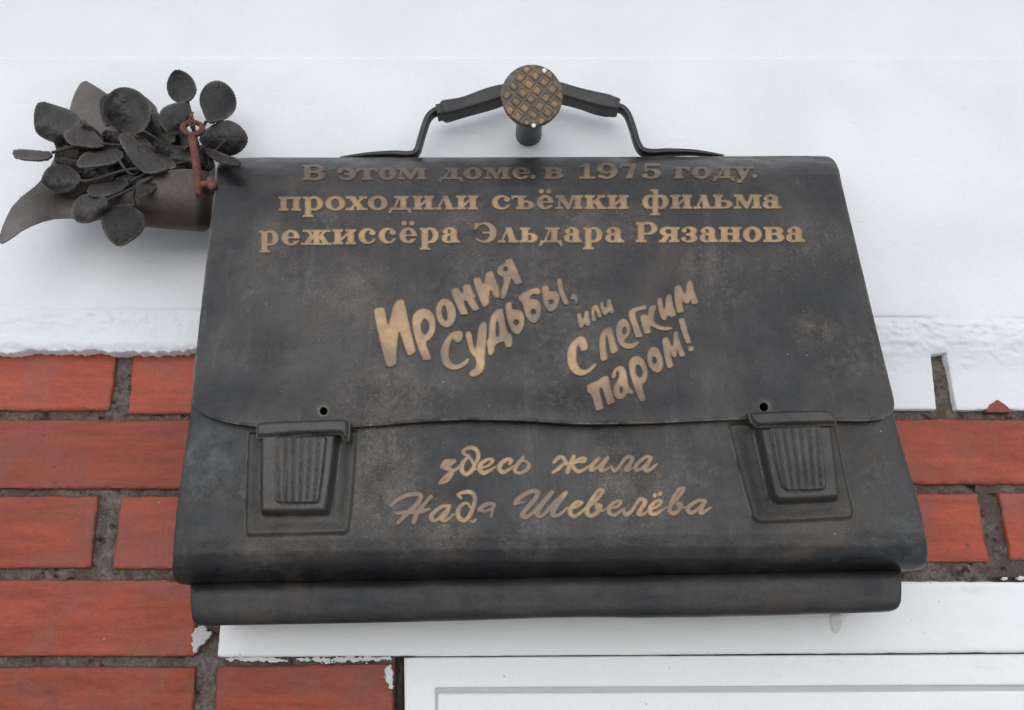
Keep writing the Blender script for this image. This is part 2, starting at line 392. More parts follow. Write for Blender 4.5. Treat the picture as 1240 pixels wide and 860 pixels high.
# ---------------------------------------------------------------- brick wall
wall = thing('brick_wall', 'red painted brick wall with recessed brown grey mortar behind the bronze briefcase', 'brick wall', P(620, 860, .03))
def mortar_base(X, V): return .0040 + .016 * ss((X - 477) / 3) * ss((492 - X) / 3) * (V > 796) + .006 * np.clip(fbm(X / 14, V / 8, 7, 3) * 6 - 1.0, 0, 1) + .0035 * fbm(X / 26, V / 26, 3, 4) + .002 * fbm(X / 6, V / 6, 5, 3)
relief('mortar', lambda X, V: np.maximum(sd_rect(X, V, -190, 1430, 402, 1020), -sd_rect(X, V, 496, 1500, 792, 1100)), (-200, 1440, 396, 1030), 3.2, mortar_base, m_mortar, wall, skirt=.05)
def brick(pts, seed, y=0.0):
    rag = lambda X, V: sd_poly(X, V, pts) - 1.4 + 3.6 * fbm(X / 11, V / 11, seed, 4)
    inner = [(p[0], p[1]) for p in pts]
    def b(X, V): return y + .0016 * fbm(X / 40, V / 22, seed + 3, 3) + .0006 * fbm(X / 8, V / 5, seed + 5, 3)
    return relief('brick', rag, polybox(pts, 6), 3.2, b, m_brick, wall, h=roll_h(2.6, .0018), skirt=.012, sharp=50)
bricks = [
    [(-190, 404), (143, 404), (131, 496), (-190, 496)],
    [(164, 404), (300, 404), (300, 500), (156, 500)],
    [(-190, 509), (300, 510), (300, 591), (-190, 590)],
    [(-190, 602), (117, 602), (109, 687), (-190, 687)],
    [(147, 602), (300, 602), (300, 688), (137, 688)],
    [(-190, 703), (238, 704), (234, 794), (-190, 794)],
    [(-190, 809), (235, 809), (230, 910), (-190, 910)],
    [(263, 808), (475, 805), (474, 910), (259, 910)],
    [(1020, 509), (1430, 510), (1430, 586), (1020, 585)],
    [(1000, 599), (1183, 599), (1197, 679), (1000, 680)],
    [(1211, 598), (1430, 598), (1430, 678), (1226, 677)],
    [(-190, 925), (150, 925), (147, 1010), (-190, 1010)],
    [(176, 925), (474, 925), (474, 1010), (174, 1010)],
]
for i, q in enumerate(bricks[:11]): brick(q, 30 + i * 7)
# the tip of red brick left bare under the white paint at the right
relief('brick', lambda X, V: sd_poly(X, V, [(1194, 499), (1199, 490), (1208, 484), (1216, 489), (1226, 499)]) + 1.5 * fbm(X / 4, V / 4, 9), (1188, 1232, 478, 504), 1.5,
       lambda X, V: -.0045 + 0 * X, m_brick, wall, skirt=.012)
# white smears of wall paint dragged over brick edges
def smear(pts, seed, y=-.0035, parent=wall):
    return relief('paint_smear', lambda X, V: sd_poly(X, V, chaikin(pts, 1)) + 9 * fbm(X / 4, V / 4, seed, 4) + .6, polybox(pts, 5), .9, lambda X, V: y + .001 * fbm(X / 4, V / 4, seed), m_smear, parent, skirt=.004)
smear([(233, 764), (246, 757), (256, 768), (250, 778), (243, 782), (237, 794), (232, 790)], 2)
smear([(464, 806), (476, 806), (477, 838), (471, 834), (466, 822)], 4, -.003)
smear([(272, 796), (330, 795), (350, 799), (340, 804), (300, 800), (275, 801)], 6, .001)
smear([(1209, 700), (1215, 698), (1221, 702), (1216, 705)], 8, .0025)
smear([(1228, 699), (1244, 697), (1246, 701), (1232, 703)], 12, .0025)
smear([(350, 797), (470, 794), (475, 800), (420, 803), (380, 802)], 14, .001)

# ---------------------------------------------------------------- white plaster above the bricks
def crack_v(X): return np.where(X < 700, 372 + 3 * fbm(X / 30, 0 * X, 4), 386 + 3.5 * fbm(X / 30, 0 * X, 4) + 2.5 * fbm(X / 8, 0 * X + 3, 4))
def plaster_sdf(X, V):
    lim = np.where(X < 640, 426 + 13 * fbm(X / 34, 0 * X, 11, 5) + 6 * fbm(X / 6, 0 * X, 13, 3), 496 + 2.2 * fbm(X / 12, 0 * X, 12, 3))
    d = np.maximum(sd_rect(X, V, -200, 1440, 69, 900), V - lim)
    notch = sd_poly(X, V, [(1127, 429), (1146, 427), (1162, 520), (1137, 520)]) + 2.2 * fbm(X / 6, V / 6, 15, 3)
    return np.maximum(d, -notch)
def plaster_base(X, V):
    y = -.011 + .0016 * fbm(X / 120, V / 90, 21, 3)
    c = crack_v(X)
    below = ss((V - c) / 5)
    y = y - below * np.where(X < 700, .0035, .0005)
    y = y + np.where(X < 700, .15, 1.0) * .0022 * np.exp(-((V - c) / 1.6) ** 2) * ss(fbm(X / 25, 0 * X, 31, 3) * 6 + .55)       # crack along the joint
    y = y + .0010 * np.clip(fbm(X / 22, V / 9, 37, 4) * 5 - 1.1, 0, 1) * (V > 90)
    rough = below * np.clip(1 - (V - c) / 75, 0, 1)
    y = y + rough * (.0046 * fbm(X / 16, V / 7, 41, 4) + .0034 * fbm(X / 6, V / 4, 43, 3))
    y = y - .0025 * ss((V - 402) / 12) * (X < 640) + .0030 * ss((V - 414) / 13) * (X < 640) + (.0085 * ss((V - 396) / 60)) * (X > 640)
    return y
pl = relief('white_plaster_band', plaster_sdf, (-204, 1444, 60, 506), 1.9, plaster_base, m_plaster, None, h=roll_h(2.0, .0008), to_y=.05, sharp=60)
tag(pl, 'white painted plaster band with a cracked ragged lower edge above the red bricks', 'plaster wall')
cn = relief('white_cornice', lambda X, V: sd_rect(X, V, -230, 1470, -260, 76 + 0 * X) + 0 * V, (-240, 1480, -270, 84), 6,
            lambda X, V: -.0092 - .030 * ss((66 - V) / 330) + .001 * fbm(X / 90, V / 60, 51, 3), m_cornice, None, h=roll_h(2, .0005), to_y=.05, sharp=60)
tag(cn, 'smooth white cornice course running along the very top of the picture', 'cornice')

# ---------------------------------------------------------------- lintel and the frame under it
lin = relief('white_lintel', lambda X, V: sd_poly(X, V, [(262, 796), (272, 700), (1430, 706), (1430, 789)]) + 1.6 * fbm(X / 12, V / 12, 61, 3), (255, 1440, 694, 802), 3,
             lambda X, V: -.004 + .0012 * fbm(X / 60, V / 20, 63, 3) + .0004 * fbm(X / 9, V / 5, 65, 3), m_whitewood, None, h=roll_h(5, .0025), to_y=.03, sharp=60)
tag(lin, 'long white painted lintel directly beneath the bronze briefcase', 'lintel')
relief('paint_drip', lambda X, V: sd_poly(X, V, chaikin([(1004, 742), (1020, 742), (1019, 760), (1014, 768), (1008, 767), (1004, 757)], 2)), (998, 1026, 738, 772), 1.2,
       lambda X, V: -.0042 + 0 * X, m_drip, lin, h=bevel_h(.0012, 3, .2), skirt=.001)
fr = thing('door_frame', 'white painted wooden frame with a grey groove under the lintel', 'door frame', P(860, 860, .0))
relief('frame_board', lambda X, V: np.maximum(sd_poly(X, V, [(489, 797), (1430, 791), (1430, 1000), (492, 1000)]) , -sd_poly(X, V, [(527, 833), (1430, 829), (1430, 1040), (528, 1040)])), (484, 1436, 786, 936), 1.5,
       lambda X, V: .001 + .0006 * fbm(X / 50, V / 12, 71, 3), m_whitewood, fr, h=roll_h(3, .0015), skirt=.03, sharp=60)
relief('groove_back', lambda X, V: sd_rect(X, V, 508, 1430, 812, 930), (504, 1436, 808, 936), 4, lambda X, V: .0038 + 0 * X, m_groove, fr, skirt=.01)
relief('inner_panel', lambda X, V: sd_poly(X, V, [(530, 840), (1430, 836), (1430, 1000), (531, 1000)]), (524, 1436, 830, 936), 1.5,
       lambda X, V: .0025 + .0006 * fbm(X / 50, V / 12, 73, 3), m_whitewood, fr, h=roll_h(3, .0015), skirt=.02, sharp=60)

# ================================================================ BRIEFCASE
case = thing('briefcase_plaque', 'dark bronze relief of a briefcase with raised gilded lettering, hung on a big nail', 'briefcase', P(660, 750, -.03))
_v = [185, 191, 194, 198, 204, 212, 225, 245, 300, 400, 500, 600, 655, 672, 684, 694, 702, 712]
_y = [-.040, -.0440, -.0530, -.0620, -.0705, -.0775, -.0840, -.0890, -.0950, -.1005, -.1040, -.1065, -.1070, -.1058, -.1020, -.0940, -.0850, -.0780]
def front_y(X, V):
    tilt = np.where(V > 560, (V - 560) / 130, 0)            # bottom edge climbs a little to the right
    W = V + np.clip(tilt, 0, 1) * (X - 212) / 910 * 15 - 0
    y = np.interp(W, _v, _y)
    return y + .0025 * fbm(X / 110, V / 90, 81, 3) + .0007 * fbm(X / 24, V / 24, 83, 2)
def body_y(X, V): return front_y(X, V) + .004
FLAP = chaikin([(262, 215), (263, 196), (278, 190), (420, 190.5), (640, 190), (860, 189), (995, 188), (1008, 190), (1016, 202), (1019, 220), (1043, 320), (1065, 412), (1080, 470), (1085, 494), (1076, 506), (1052, 510),
        (1010, 509), (900, 507), (800, 512), (700, 514), (640, 509), (560, 507), (480, 513), (400, 519), (330, 518), (285, 514), (250, 505), (234, 494), (231, 478), (240, 400), (250, 310), (258, 240)], 2)
BODY = chaikin([(266, 240), (270, 197), (1000, 196), (1014, 240), (1060, 400), (1083, 492), (1098, 555), (1112, 610), (1120, 645), (1123, 672), (1121, 686), (1108, 691),
        (1080, 692), (700, 699), (400, 706), (240, 708), (216, 708), (209, 698), (210, 670), (216, 600), (228, 500), (238, 400), (252, 300)], 2)
_flap_sd = lambda X, V: np.maximum(sd_poly(X, V, FLAP), -np.minimum(np.hypot(X - 391.5, V - 497.5) - 5.2, np.hypot(X - 925.5, V - 492.5) - 5.6))
def flap_y(X, V):
    lift = ss((V - 462) / 45) * (.0032 + .0060 * ss(1 - np.abs(X - 660) / 150) + .0012 * np.sin(X / 38.0))
    return front_y(X, V) - lift
BODY = [(x + (4 if x > 660 else -3.5) * min(1, max(0, (v - 520) / 100)), v) for x, v in BODY]
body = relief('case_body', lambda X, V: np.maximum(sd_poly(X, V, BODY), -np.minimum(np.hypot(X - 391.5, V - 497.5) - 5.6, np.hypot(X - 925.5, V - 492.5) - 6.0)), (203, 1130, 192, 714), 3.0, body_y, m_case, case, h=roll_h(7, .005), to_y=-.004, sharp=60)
flap = relief('flap', _flap_sd, (226, 1090, 184, 524), 2.2, flap_y, m_flap, case, h=lambda d: -.0008 * (1 - ss(-d / 3)), skirt=.0042, closed=True, sharp=50)
# dark lining disc behind each rivet hole
roll_y = lambda X, V: -.072 - .016 * np.clip(1 - np.abs((V + (X - 230) / 863 * 17 - 735) / 27) ** 3.5, 0, 1) ** .4 + .0015 * fbm(X / 90, V / 20, 91, 3)
ROLL = chaikin([(229, 690), (1093, 672), (1094, 715), (1093, 732), (1086, 740), (1066, 742), (800, 749), (700, 747), (560, 752), (420, 755), (300, 757), (240, 758), (231, 754), (229, 735)], 1)
relief('back_pocket', lambda X, V: sd_poly(X, V, ROLL), (222, 1100, 668, 764), 2.5, roll_y, m_roll, case, h=roll_h(5, .004), to_y=-.008, sharp=60)

# ---------------------------------------------------------------- latches
def Z(o, s, pts): return [(o[0] + p[0] / s, o[1] + p[1] / s) for p in pts]
def roundpoly(pts, r=2.2):
    out = []; n = len(pts)
    for i in range(n):
        p = np.array(pts[i], float)
        for q in (pts[i - 1], pts[(i + 1) % n]):
            d = np.array(q, float) - p; L = np.linalg.norm(d); out.append(tuple(p + d * min(.45, r / L)))
    return chaikin(out, 2)
def latch(o, plate, bodyp, bar, tongue, slope):
    s = 2.6875
    plate, bodyp, bar, tongue = [roundpoly(Z(o, s, q)) for q in (plate, bodyp, bar, tongue)]
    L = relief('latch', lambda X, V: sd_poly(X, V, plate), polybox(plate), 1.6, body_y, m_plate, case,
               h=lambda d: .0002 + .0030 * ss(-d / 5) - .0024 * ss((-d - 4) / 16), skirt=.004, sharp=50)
    relief('latch_casing', lambda X, V: sd_poly(X, V, bodyp), polybox(bodyp), 1.4, lambda X, V: body_y(X, V) - .0012, m_latch, L,
           h=lambda d: .0002 + .0104 * ss(-d / 8.5), skirt=.004, sharp=50)
    cx = sum(p[0] for p in tongue) / len(tongue); y0 = min(p[1] for p in tongue); y1 = max(p[1] for p in tongue)
    def fl(X, V):
        u = (X - cx - slope * (V - y0)) / (1 - .16 * (V - y0) / (y1 - y0))
        return body_y(X, V) - .0116 - .0014 * np.abs(np.sin(u * math.pi / 10.2)) + .0006 * fbm(X / 5, V / 16, 5, 3)
    relief('latch_tongue', lambda X, V: sd_poly(X, V, tongue), polybox(tongue), .55, fl, m_latch, L, h=lambda d: .0004 + .0022 * ss(-d / 2.5), skirt=.006, sharp=50)
    relief('latch_bar', lambda X, V: sd_poly(X, V, bar), polybox(bar), 1.2, lambda X, V: body_y(X, V) - .0078, m_latch, L, h=lambda d: .0035 + .0042 * ss(-d / 5), skirt=.012, sharp=50)
latch((200, 460), [(268, 168), (632, 160), (622, 330), (606, 495), (590, 508), (275, 515), (258, 505), (262, 330)],
      [(309, 170), (578, 170), (562, 320), (545, 432), (535, 447), (320, 449), (308, 436)],
      [(300, 196), (300, 152), (310, 139), (450, 133), (594, 128), (605, 145), (602, 205), (584, 203), (576, 180), (440, 184)],
      [(357, 186), (528, 184), (528, 205), (505, 390), (493, 404), (368, 404), (355, 392)], -.03)
latch((840, 460), [(105, 140), (458, 132), (480, 240), (523, 435), (512, 458), (350, 468), (205, 474), (186, 452), (140, 280)],
      [(186, 150), (446, 140), (462, 270), (474, 388), (462, 402), (350, 408), (262, 412), (238, 388), (215, 280)],
      [(170, 108), (300, 102), (438, 99), (452, 118), (462, 150), (440, 152), (310, 154), (200, 160), (180, 140)],
      [(246, 158), (330, 153), (412, 150), (422, 240), (432, 348), (420, 362), (300, 364), (286, 348), (262, 250)], .10)

# ================================================================ LETTERING
class G:
    """one letter: union and difference of simple strokes, in its own units"""
    def __init__(s, W): s.W = W; s.ops = []
    def r(s, x0, x1, y0, y1): s.ops.append((1, 'r', (x0, x1, y0, y1))); return s
    def e(s, x0, x1, y0, y1): s.ops.append((1, 'e', (x0, x1, y0, y1))); return s
    def l(s, x0, y0, x1, y1, w_, w2=None): s.ops.append((1, 'l', (x0, y0, x1, y1, w_, w2 or w_))); return s
    def p(s, *pts): s.ops.append((1, 'p', pts)); return s
    def _(s, k, *a): s.ops.append((-1, k, a)); return s
    def sdf(s, X, Y):
        D = np.full(X.shape, 9.)
        for sg, k, a in s.ops:
            if k == 'r': d = sd_rect(X, Y, *a)
            elif k == 'e': d = sd_ell(X, Y, (a[0] + a[1]) / 2, (a[2] + a[3]) / 2, (a[1] - a[0]) / 2, (a[3] - a[2]) / 2)
            elif k == 'p': d = sd_poly(X, Y, a)
            else:                                    # straight bar with square ends
                x0, y0, x1, y1, w0, w1 = a; L = math.hypot(x1 - x0, y1 - y0); nx, ny = -(y1 - y0) / L, (x1 - x0) / L
                d = sd_poly(X, Y, [(x0 + nx * w0 / 2, y0 + ny * w0 / 2), (x1 + nx * w1 / 2, y1 + ny * w1 / 2), (x1 - nx * w1 / 2, y1 - ny * w1 / 2), (x0 - nx * w0 / 2, y0 - ny * w0 / 2)])
            D = np.minimum(D, d) if sg > 0 else np.maximum(D, -d)
        return D
ST, TH, SE = .44, .14, .16
def serif(g, x, y, w_=.13): # slab under/over a stem whose left edge is x
    return g.r(x - w_, x + ST + w_, y, y + SE)
def glyph(c, W):
    g = G(W); s = .13; R_ = W - s - ST
    if c in 'пн':
        g.r(s, s + ST, 0, 1).r(R_, R_ + ST, 0, 1)
        for x in (s, R_): serif(g, x, 0); serif(g, x, 1 - SE)
        g.r(s, W - s, 1 - SE, 1) if c == 'п' else g.r(s, W - s, .44, .60)
    elif c == 'и':
        g.r(s, s + ST, 0, 1).r(R_, R_ + ST, 0, 1)
        for x in (s, R_): serif(g, x, 0); serif(g, x, 1 - SE)
        g.l(s + ST - .1, .22, R_ + .1, .78, .17)
    elif c in 'рР':
        h = 1.33 if c == 'Р' else 1.0; lo = 0 if c == 'Р' else -.48; bl = .48 if c == 'Р' else -.02
        g.e(s + .05, W, bl, h + .03)._('e', s + ST * .75, W - ST * .92, bl + .16, h - .13)
        if c == 'Р': g.r(s, s + W * .45, h - SE, h).r(s, s + W * .45, bl, bl + SE)._('r', s + ST, s + ST + .25, bl + .15, h - SE)
        g.r(s, s + ST, lo, h - .04).r(0, s + ST + .15, lo, lo + SE + .01).r(0, s + .2, h - SE, h)
    elif c == 'о':
        g.e(0, W, -.03, 1.03)._('e', ST * .98, W - ST * .98, .14, .86)
    elif c in 'еёсэЭ9':
        if c in 'еёс':
            g.e(0, W, -.03, 1.03)._('e', ST * .98, W - (ST * .85 if c != 'с' else ST * .5), .14, .87)
            if c == 'с':
                g._('p', (W * .62, .36), (W + .2, .30), (W + .2, .72), (W * .62, .60)); g.e(W - .47, W - .05, .54, .90)
            else:
                g._('p', (W * .55, .30), (W + .2, .30), (W + .2, .46), (W * .55, .46)); g.r(ST * .7, W - .06, .44, .57)
            if c == 'ё': g.e(W * .12, W * .12 + .38, 1.14, 1.46).e(W * .88 - .38, W * .88, 1.14, 1.46)
        elif c in 'эЭ':
            h = 1.0 if c == 'э' else 1.33
            g.e(0, W, -.03, h + .03)._('e', ST * .45, W - ST * 1.02, .14, h - .13)
            g._('p', (-.2, .26), (W * .42, .32), (W * .42, h * .66), (-.2, h * .75)); g.r(W * .38, W - ST * .6, h * .5 - .08, h * .5 + .07)
            g.p((.06, h * .70), (.16, h * .66), (.42, h * .88), (.22, h + .0), (.06, h)).e(.02, .34, .58, .82) if c == 'э' else g.p((.03, .84), (.13, .84), (.42, 1.2), (.22, 1.33), (.1, 1.3))
        else:
            h = 1.36
            g.e(0, W, -.03, h + .03)._('e', ST * .9, W - ST * 1.0, .14, h - .14)
            g._('p', (-.2, .24), (W * .5, .30), (W * .5, .62), (-.2, .62)); g.e(.08, .44, .06, .36)
            g.e(0, W * .86, .45, h + .02)._('e', ST * .95, W - ST * 1.0, .60, h - .13)
    elif c == 'а':
        a0 = W * .47
        g.e(.08, a0 + ST + .02, .30, 1.03)._('e', .30, a0 + .06, .40, .88)._('r', -.1, a0, .2, .66)
        g.e(.06, .42, .58, .88)
        g.e(0, W * .72, -.03, .62)._('e', ST * .85, a0 + .02, .12, .47)
        g.r(a0, a0 + ST, .1, .72).e(a0, W - .02, -.02, .40)._('e', a0 + ST + .02, W + .12, .15, .6).r(a0 + .1, W, .0, .13)
        g._('e', ST * .85, a0 + .0, .12, .45)
    elif c == 'л':
        m = W * .50
        g.l(.24, .04, m - .02, .98, .15).p((m - .2, 1.0), (m + .2, 1.0), (W - .13, 0), (W - .13 - ST * 1.12, 0))
        g.r(0, .52, 0, SE).r(W - .72, W, 0, SE)
    elif c in 'ьъ':
        x = s if c == 'ь' else W * .27
        g.e(x + .1, W, -.01, .63).r(x + .1, x + .1 + (W - x) * .42, -.0, .62)._('e', x + ST * .7, W - ST * .95, .14, .49)._('r', x + ST, W * .58 + x * .3, .14, .49)
        g.r(x, x + ST, 0, 1); serif(g, x, 0); serif(g, x, 1 - SE)
        if c == 'ъ': g.r(0, x + .1, 1 - SE, 1).r(0, .12, .72, 1)
    elif c == 'д':
        m = W * .50
        g.r(m, m + ST, .05, 1).l(.42, .1, m - .02, .98, .15).r(W * .26, m + ST + .14, 1 - SE, 1)
        g.r(.16, W - .10, 0, .15).p((.0, -.24), (.17, -.24), (.38, .08), (.14, .10)).p((W, -.24), (W - .19, -.24), (W - .42, .08), (W - .16, .12))
    elif c == 'я':
        x = W - s - ST
        g.e(.05, x + .3, .40, 1.03)._('e', .05 + ST * .9, x + .05, .55, .88).r(x * .6, x + .1, 1 - SE, 1).r(x * .6, x + .1, .40, .53)
        g.p((x * .42, .48), (x * .42 + .42, .48), (.44, .0), (.0, -.02), (.0, .14), (.14, .16))
        g.r(x, x + ST, 0, 1); serif(g, x, 0); serif(g, x, 1 - SE)
    elif c == 'з':
        g.e(.06, W - .03, .44, 1.03)._('e', .14, W - ST * 1.0, .58, .89).e(0, W, -.03, .58)._('e', .14, W - ST * 1.02, .12, .44)
        g._('p', (-.2, .2), (W * .33, .32), (W * .33, .72), (-.2, .80)); g.r(W * .3, W * .62, .43, .57).e(.04, .36, .62, .90).e(0, .34, .08, .36)
    elif c in 'вВ':
        h = 1.0 if c == 'в' else 1.36; mid = h * .52
        g.r(s, s + W * .45, 0, SE).r(s, s + W * .42, mid - .07, mid + .08).r(s, s + W * .42, h - SE, h)
        g.e(W * .2, W, -.01, mid + .08)._('e', W * .2, W - ST * .98, .14, mid - .06).e(W * .2, W - .07, mid - .06, h + .01)._('e', W * .2, W - .07 - ST * .92, mid + .08, h - .14)
        g.r(s, s + ST, 0, h); serif(g, s, 0); serif(g, s, h - SE)
        g.r(s, s + W * .42, 0, SE - .01).r(s, s + W * .38, mid - .06, mid + .07).r(s, s + W * .38, h - SE, h)
    elif c == 'т':
        m = W / 2 - ST / 2
        g.r(m, m + ST, 0, 1).r(m - .16, m + ST + .16, 0, SE).r(0.02, W - .02, 1 - SE, 1).p((0, 1), (0, .66), (.12, .66), (.28, .9)).p((W, 1), (W, .66), (W - .12, .66), (W - .28, .9))
    elif c == 'м':
        g.r(s + .06, s + .06 + .17, 0, 1).r(0, s + .42, 0, SE).r(0, s + .4, 1 - SE, 1)
        g.p((s - .02, 1), (s + .46, 1), (W * .50, .34), (W * .50, .0), (W * .42, .0)).p((W * .44, .0), (W * .52, .0), (W - s - ST + .05, 1), (W - s - ST - .22, 1), (W * .45, .3))
        g.r(W - s - ST, W - s, 0, 1); serif(g, W - s - ST, 0); serif(g, W - s - ST, 1 - SE)
    elif c == 'х':
        g.p((.12, 1), (.62, 1), (W - .12, 0), (W - .64, 0)).l(.3, .05, W - .28, .95, .17)
        g.r(.02, .72, 1 - SE, 1).r(W - .60, W - .03, 1 - SE, 1).r(0, .60, 0, SE).r(W - .76, W, 0, SE)
    elif c == 'к':
        g.r(s, s + ST, 0, 1); serif(g, s, 0); serif(g, s, 1 - SE)
        g.l(s + ST - .05, .42, W - .40, .92, .17).p((s + ST + .05, .52), (s + ST + .42, .70), (W - .10, 0), (W - .58, 0)).r(W - .66, W - .10, 1 - SE, 1).r(W - .70, W, 0, SE)
    elif c == 'ж':
        m = W / 2
        g.r(m - .2, m + .2, 0, 1).r(m - .33, m + .33, 0, SE).r(m - .33, m + .33, 1 - SE, 1)
        for q in (-1, 1):
            X_ = (lambda x: m + q * x)
            g.l(X_(.1), .46, X_(m - .38), .94, .18); g.p((X_(.12), .58), (X_(.42), .70), (X_(m - .10), 0), (X_(m - .52), 0))
            a, b = sorted((X_(m - .62), X_(m - .08))); g.r(a, b, 1 - SE, 1)
            a, b = sorted((X_(m - .66), X_(m))); g.r(a, b, 0, SE)
    elif c == 'ф':
        m = W / 2
        g.e(0, m + .12, -.03, 1.03)._('e', ST * .95, m - .14, .14, .86)
        h2 = G(W); g.e(m - .12, W, -.03, 1.03)._('e', m + .14, W - ST * .95, .14, .86)._('e', ST * .95, m - .14, .14, .86)
        g.r(m - .2, m + .2, -.48, 1.42).r(m - .35, m + .35, -.48, -.48 + SE).r(m - .36, m, 1.27, 1.40)
    elif c == 'г':
        g.r(s, s + ST, 0, 1); serif(g, s, 0); g.r(0, W - .02, 1 - SE, 1).p((W - .02, 1), (W, .64), (W - .12, .64), (W - .34, .9))
    elif c == 'у':
        g.p((.12, 1), (.60, 1), (W * .56 + .1, .1), (W * .42, .0)).l(W - .28, .95, W * .40, -.22, .17).r(0, .74, 1 - SE, 1).r(W - .58, W, 1 - SE, 1)
        g.e(W * .16, W * .16 + .36, -.42, -.12).r(W * .3, W * .44, -.42, -.28)
    elif c == '1':
        g.r(W * .5 - .2, W * .5 + .2, 0, 1.36).r(.0, W, 0, SE).p((W * .5, 1.36), (.05, 1.14), (.05, 1.0), (W * .5, 1.1))
    elif c == '7':
        g.r(0, W, 1.36 - .28, 1.36).r(0, .13, .92, 1.36).p((W, 1.3), (W * .72, 1.12), (W * .35, 0), (W * .35 + .48, 0), (W * .95, .9))
    elif c == '5':
        g.e(0, W, -.03, .86)._('e', ST * .7, W - ST * 1.02, .12, .70)._('p', (-.2, .28), (W * .45, .36), (W * .45, .9), (-.2, .9))
        g.e(.0, .38, .08, .40).r(.16, .30, .6, 1.3).r(.16, W - .06, 1.36 - .26, 1.36).p((.16, .6), (.3, .6), (.6, .84), (.4, .88))
    elif c == '.':
        g.e(0, W, 0, W * 1.1)
    return g

LINES = [ # baseline (x,y points), horizontal unit, vertical unit, tarnish, letters with their left and right edges
    ([(366, 218.4), (470, 217.6), (560, 216.9), (917, 216)], 17.0, 13.2, .95,
     [('В', 366.4, 393.6), ('э', 409, 431.3), ('т', 431.8, 457.4), ('о', 458.5, 480), ('м', 481, 516.7), ('д', 531.4, 561.4), ('о', 561.6, 583.7), ('м', 586.5, 618.6), ('е', 620.7, 642), ('.', 642.5, 648),
      ('в', 658.1, 681.9), ('1', 701, 720.3), ('9', 722.5, 747.5), ('7', 750.3, 769.6), ('5', 777.5, 800.5), ('г', 815.9, 834.8), ('о', 837.9, 861), ('д', 862.8, 890), ('у', 888, 912), ('.', 911, 916.8)]),
    ([(337, 255.5), (470, 254.6), (560, 254), (810, 253.2), (947, 252.7)], 17.4, 16.8, .52,
     [('п', 337.5, 365), ('р', 367.1, 391.5), ('о', 393.9, 418.3), ('х', 418.7, 445.3), ('о', 445.6, 469.4), ('д', 470, 499.3), ('и', 499.6, 525.6), ('л', 526, 552), ('и', 552.3, 578.9),
      ('с', 595.6, 618.6), ('ъ', 619.5, 647.3), ('ё', 649.8, 670.3), ('м', 672.4, 705.9), ('к', 708, 734.6), ('и', 735.2, 761.1), ('ф', 777.5, 809.6), ('и', 811.7, 837.9), ('л', 839.6, 863), ('ь', 863.4, 887), ('м', 888.2, 922.0), ('а', 923.3, 946.8)]),
    ([(314, 298.0), (345, 297.6), (400, 296.8), (440, 295.6), (480, 294.8), (560, 294.3), (640, 294), (980, 293.4)], 18.4, 18.4, .12,
     [('р', 314.1, 337.8), ('е', 341, 363.3), ('ж', 365, 401.8), ('и', 402.7, 431.3), ('с', 434.1, 456), ('с', 458.5, 480.5), ('ё', 483.5, 504.9), ('р', 508, 531.4), ('а', 534.9, 557.2),
      ('Э', 573.3, 601.5), ('л', 602.8, 628.6), ('ь', 629.3, 651.2), ('д', 652.1, 682.1), ('а', 682.8, 704.9), ('р', 705.9, 729.7), ('а', 732.8, 755.8),
      ('Р', 769.8, 796), ('я', 797.7, 822.8), ('з', 824.7, 844.5), ('а', 847, 869.6), ('н', 870.4, 897.6), ('о', 899.3, 922.4), ('в', 924.2, 949.6), ('а', 951.7, 975)]),
]
LH = .0012
def letter(sdf, bbox, base, parent, tarnish, step=.8, H=LH):
    o = relief('letter', lambda X, V: sdf(X, V) - .28, bbox, step, base, m_letter, parent, h=bevel_h(H, .9, .6), skirt=.0022, sharp=40)
    o.color = (tarnish, 0, 0, 1); return o
fly = lambda X, V: flap_y(X, V) + .0002
bdy = lambda X, V: body_y(X, V) + .0002
for bl, ux, uy, tn, items in LINES:
    for c, x0, x1 in items:
        W = (x1 - x0) / ux; yb = float(np.interp((x0 + x1) / 2, [p[0] for p in bl], [p[1] for p in bl]))
        g = glyph(c, W)
        f = (lambda g, x0, yb, ux, uy: lambda X, V: g.sdf((X - x0) / ux, (yb - V) / uy) * uy)(g, x0, yb, ux, uy)
        t = tn + random.uniform(-.1, .1)
        if x0 < 520 and tn > .9: t = 1.15
        if tn == .52: t += .12 if 440 < x0 < 560 else -.1 if x0 < 392 or 700 < x0 < 760 else 0
        letter(f, (x0 - 2, x1 + 2, yb - 1.55 * uy, yb + .56 * uy), fly, flap, t, .72)

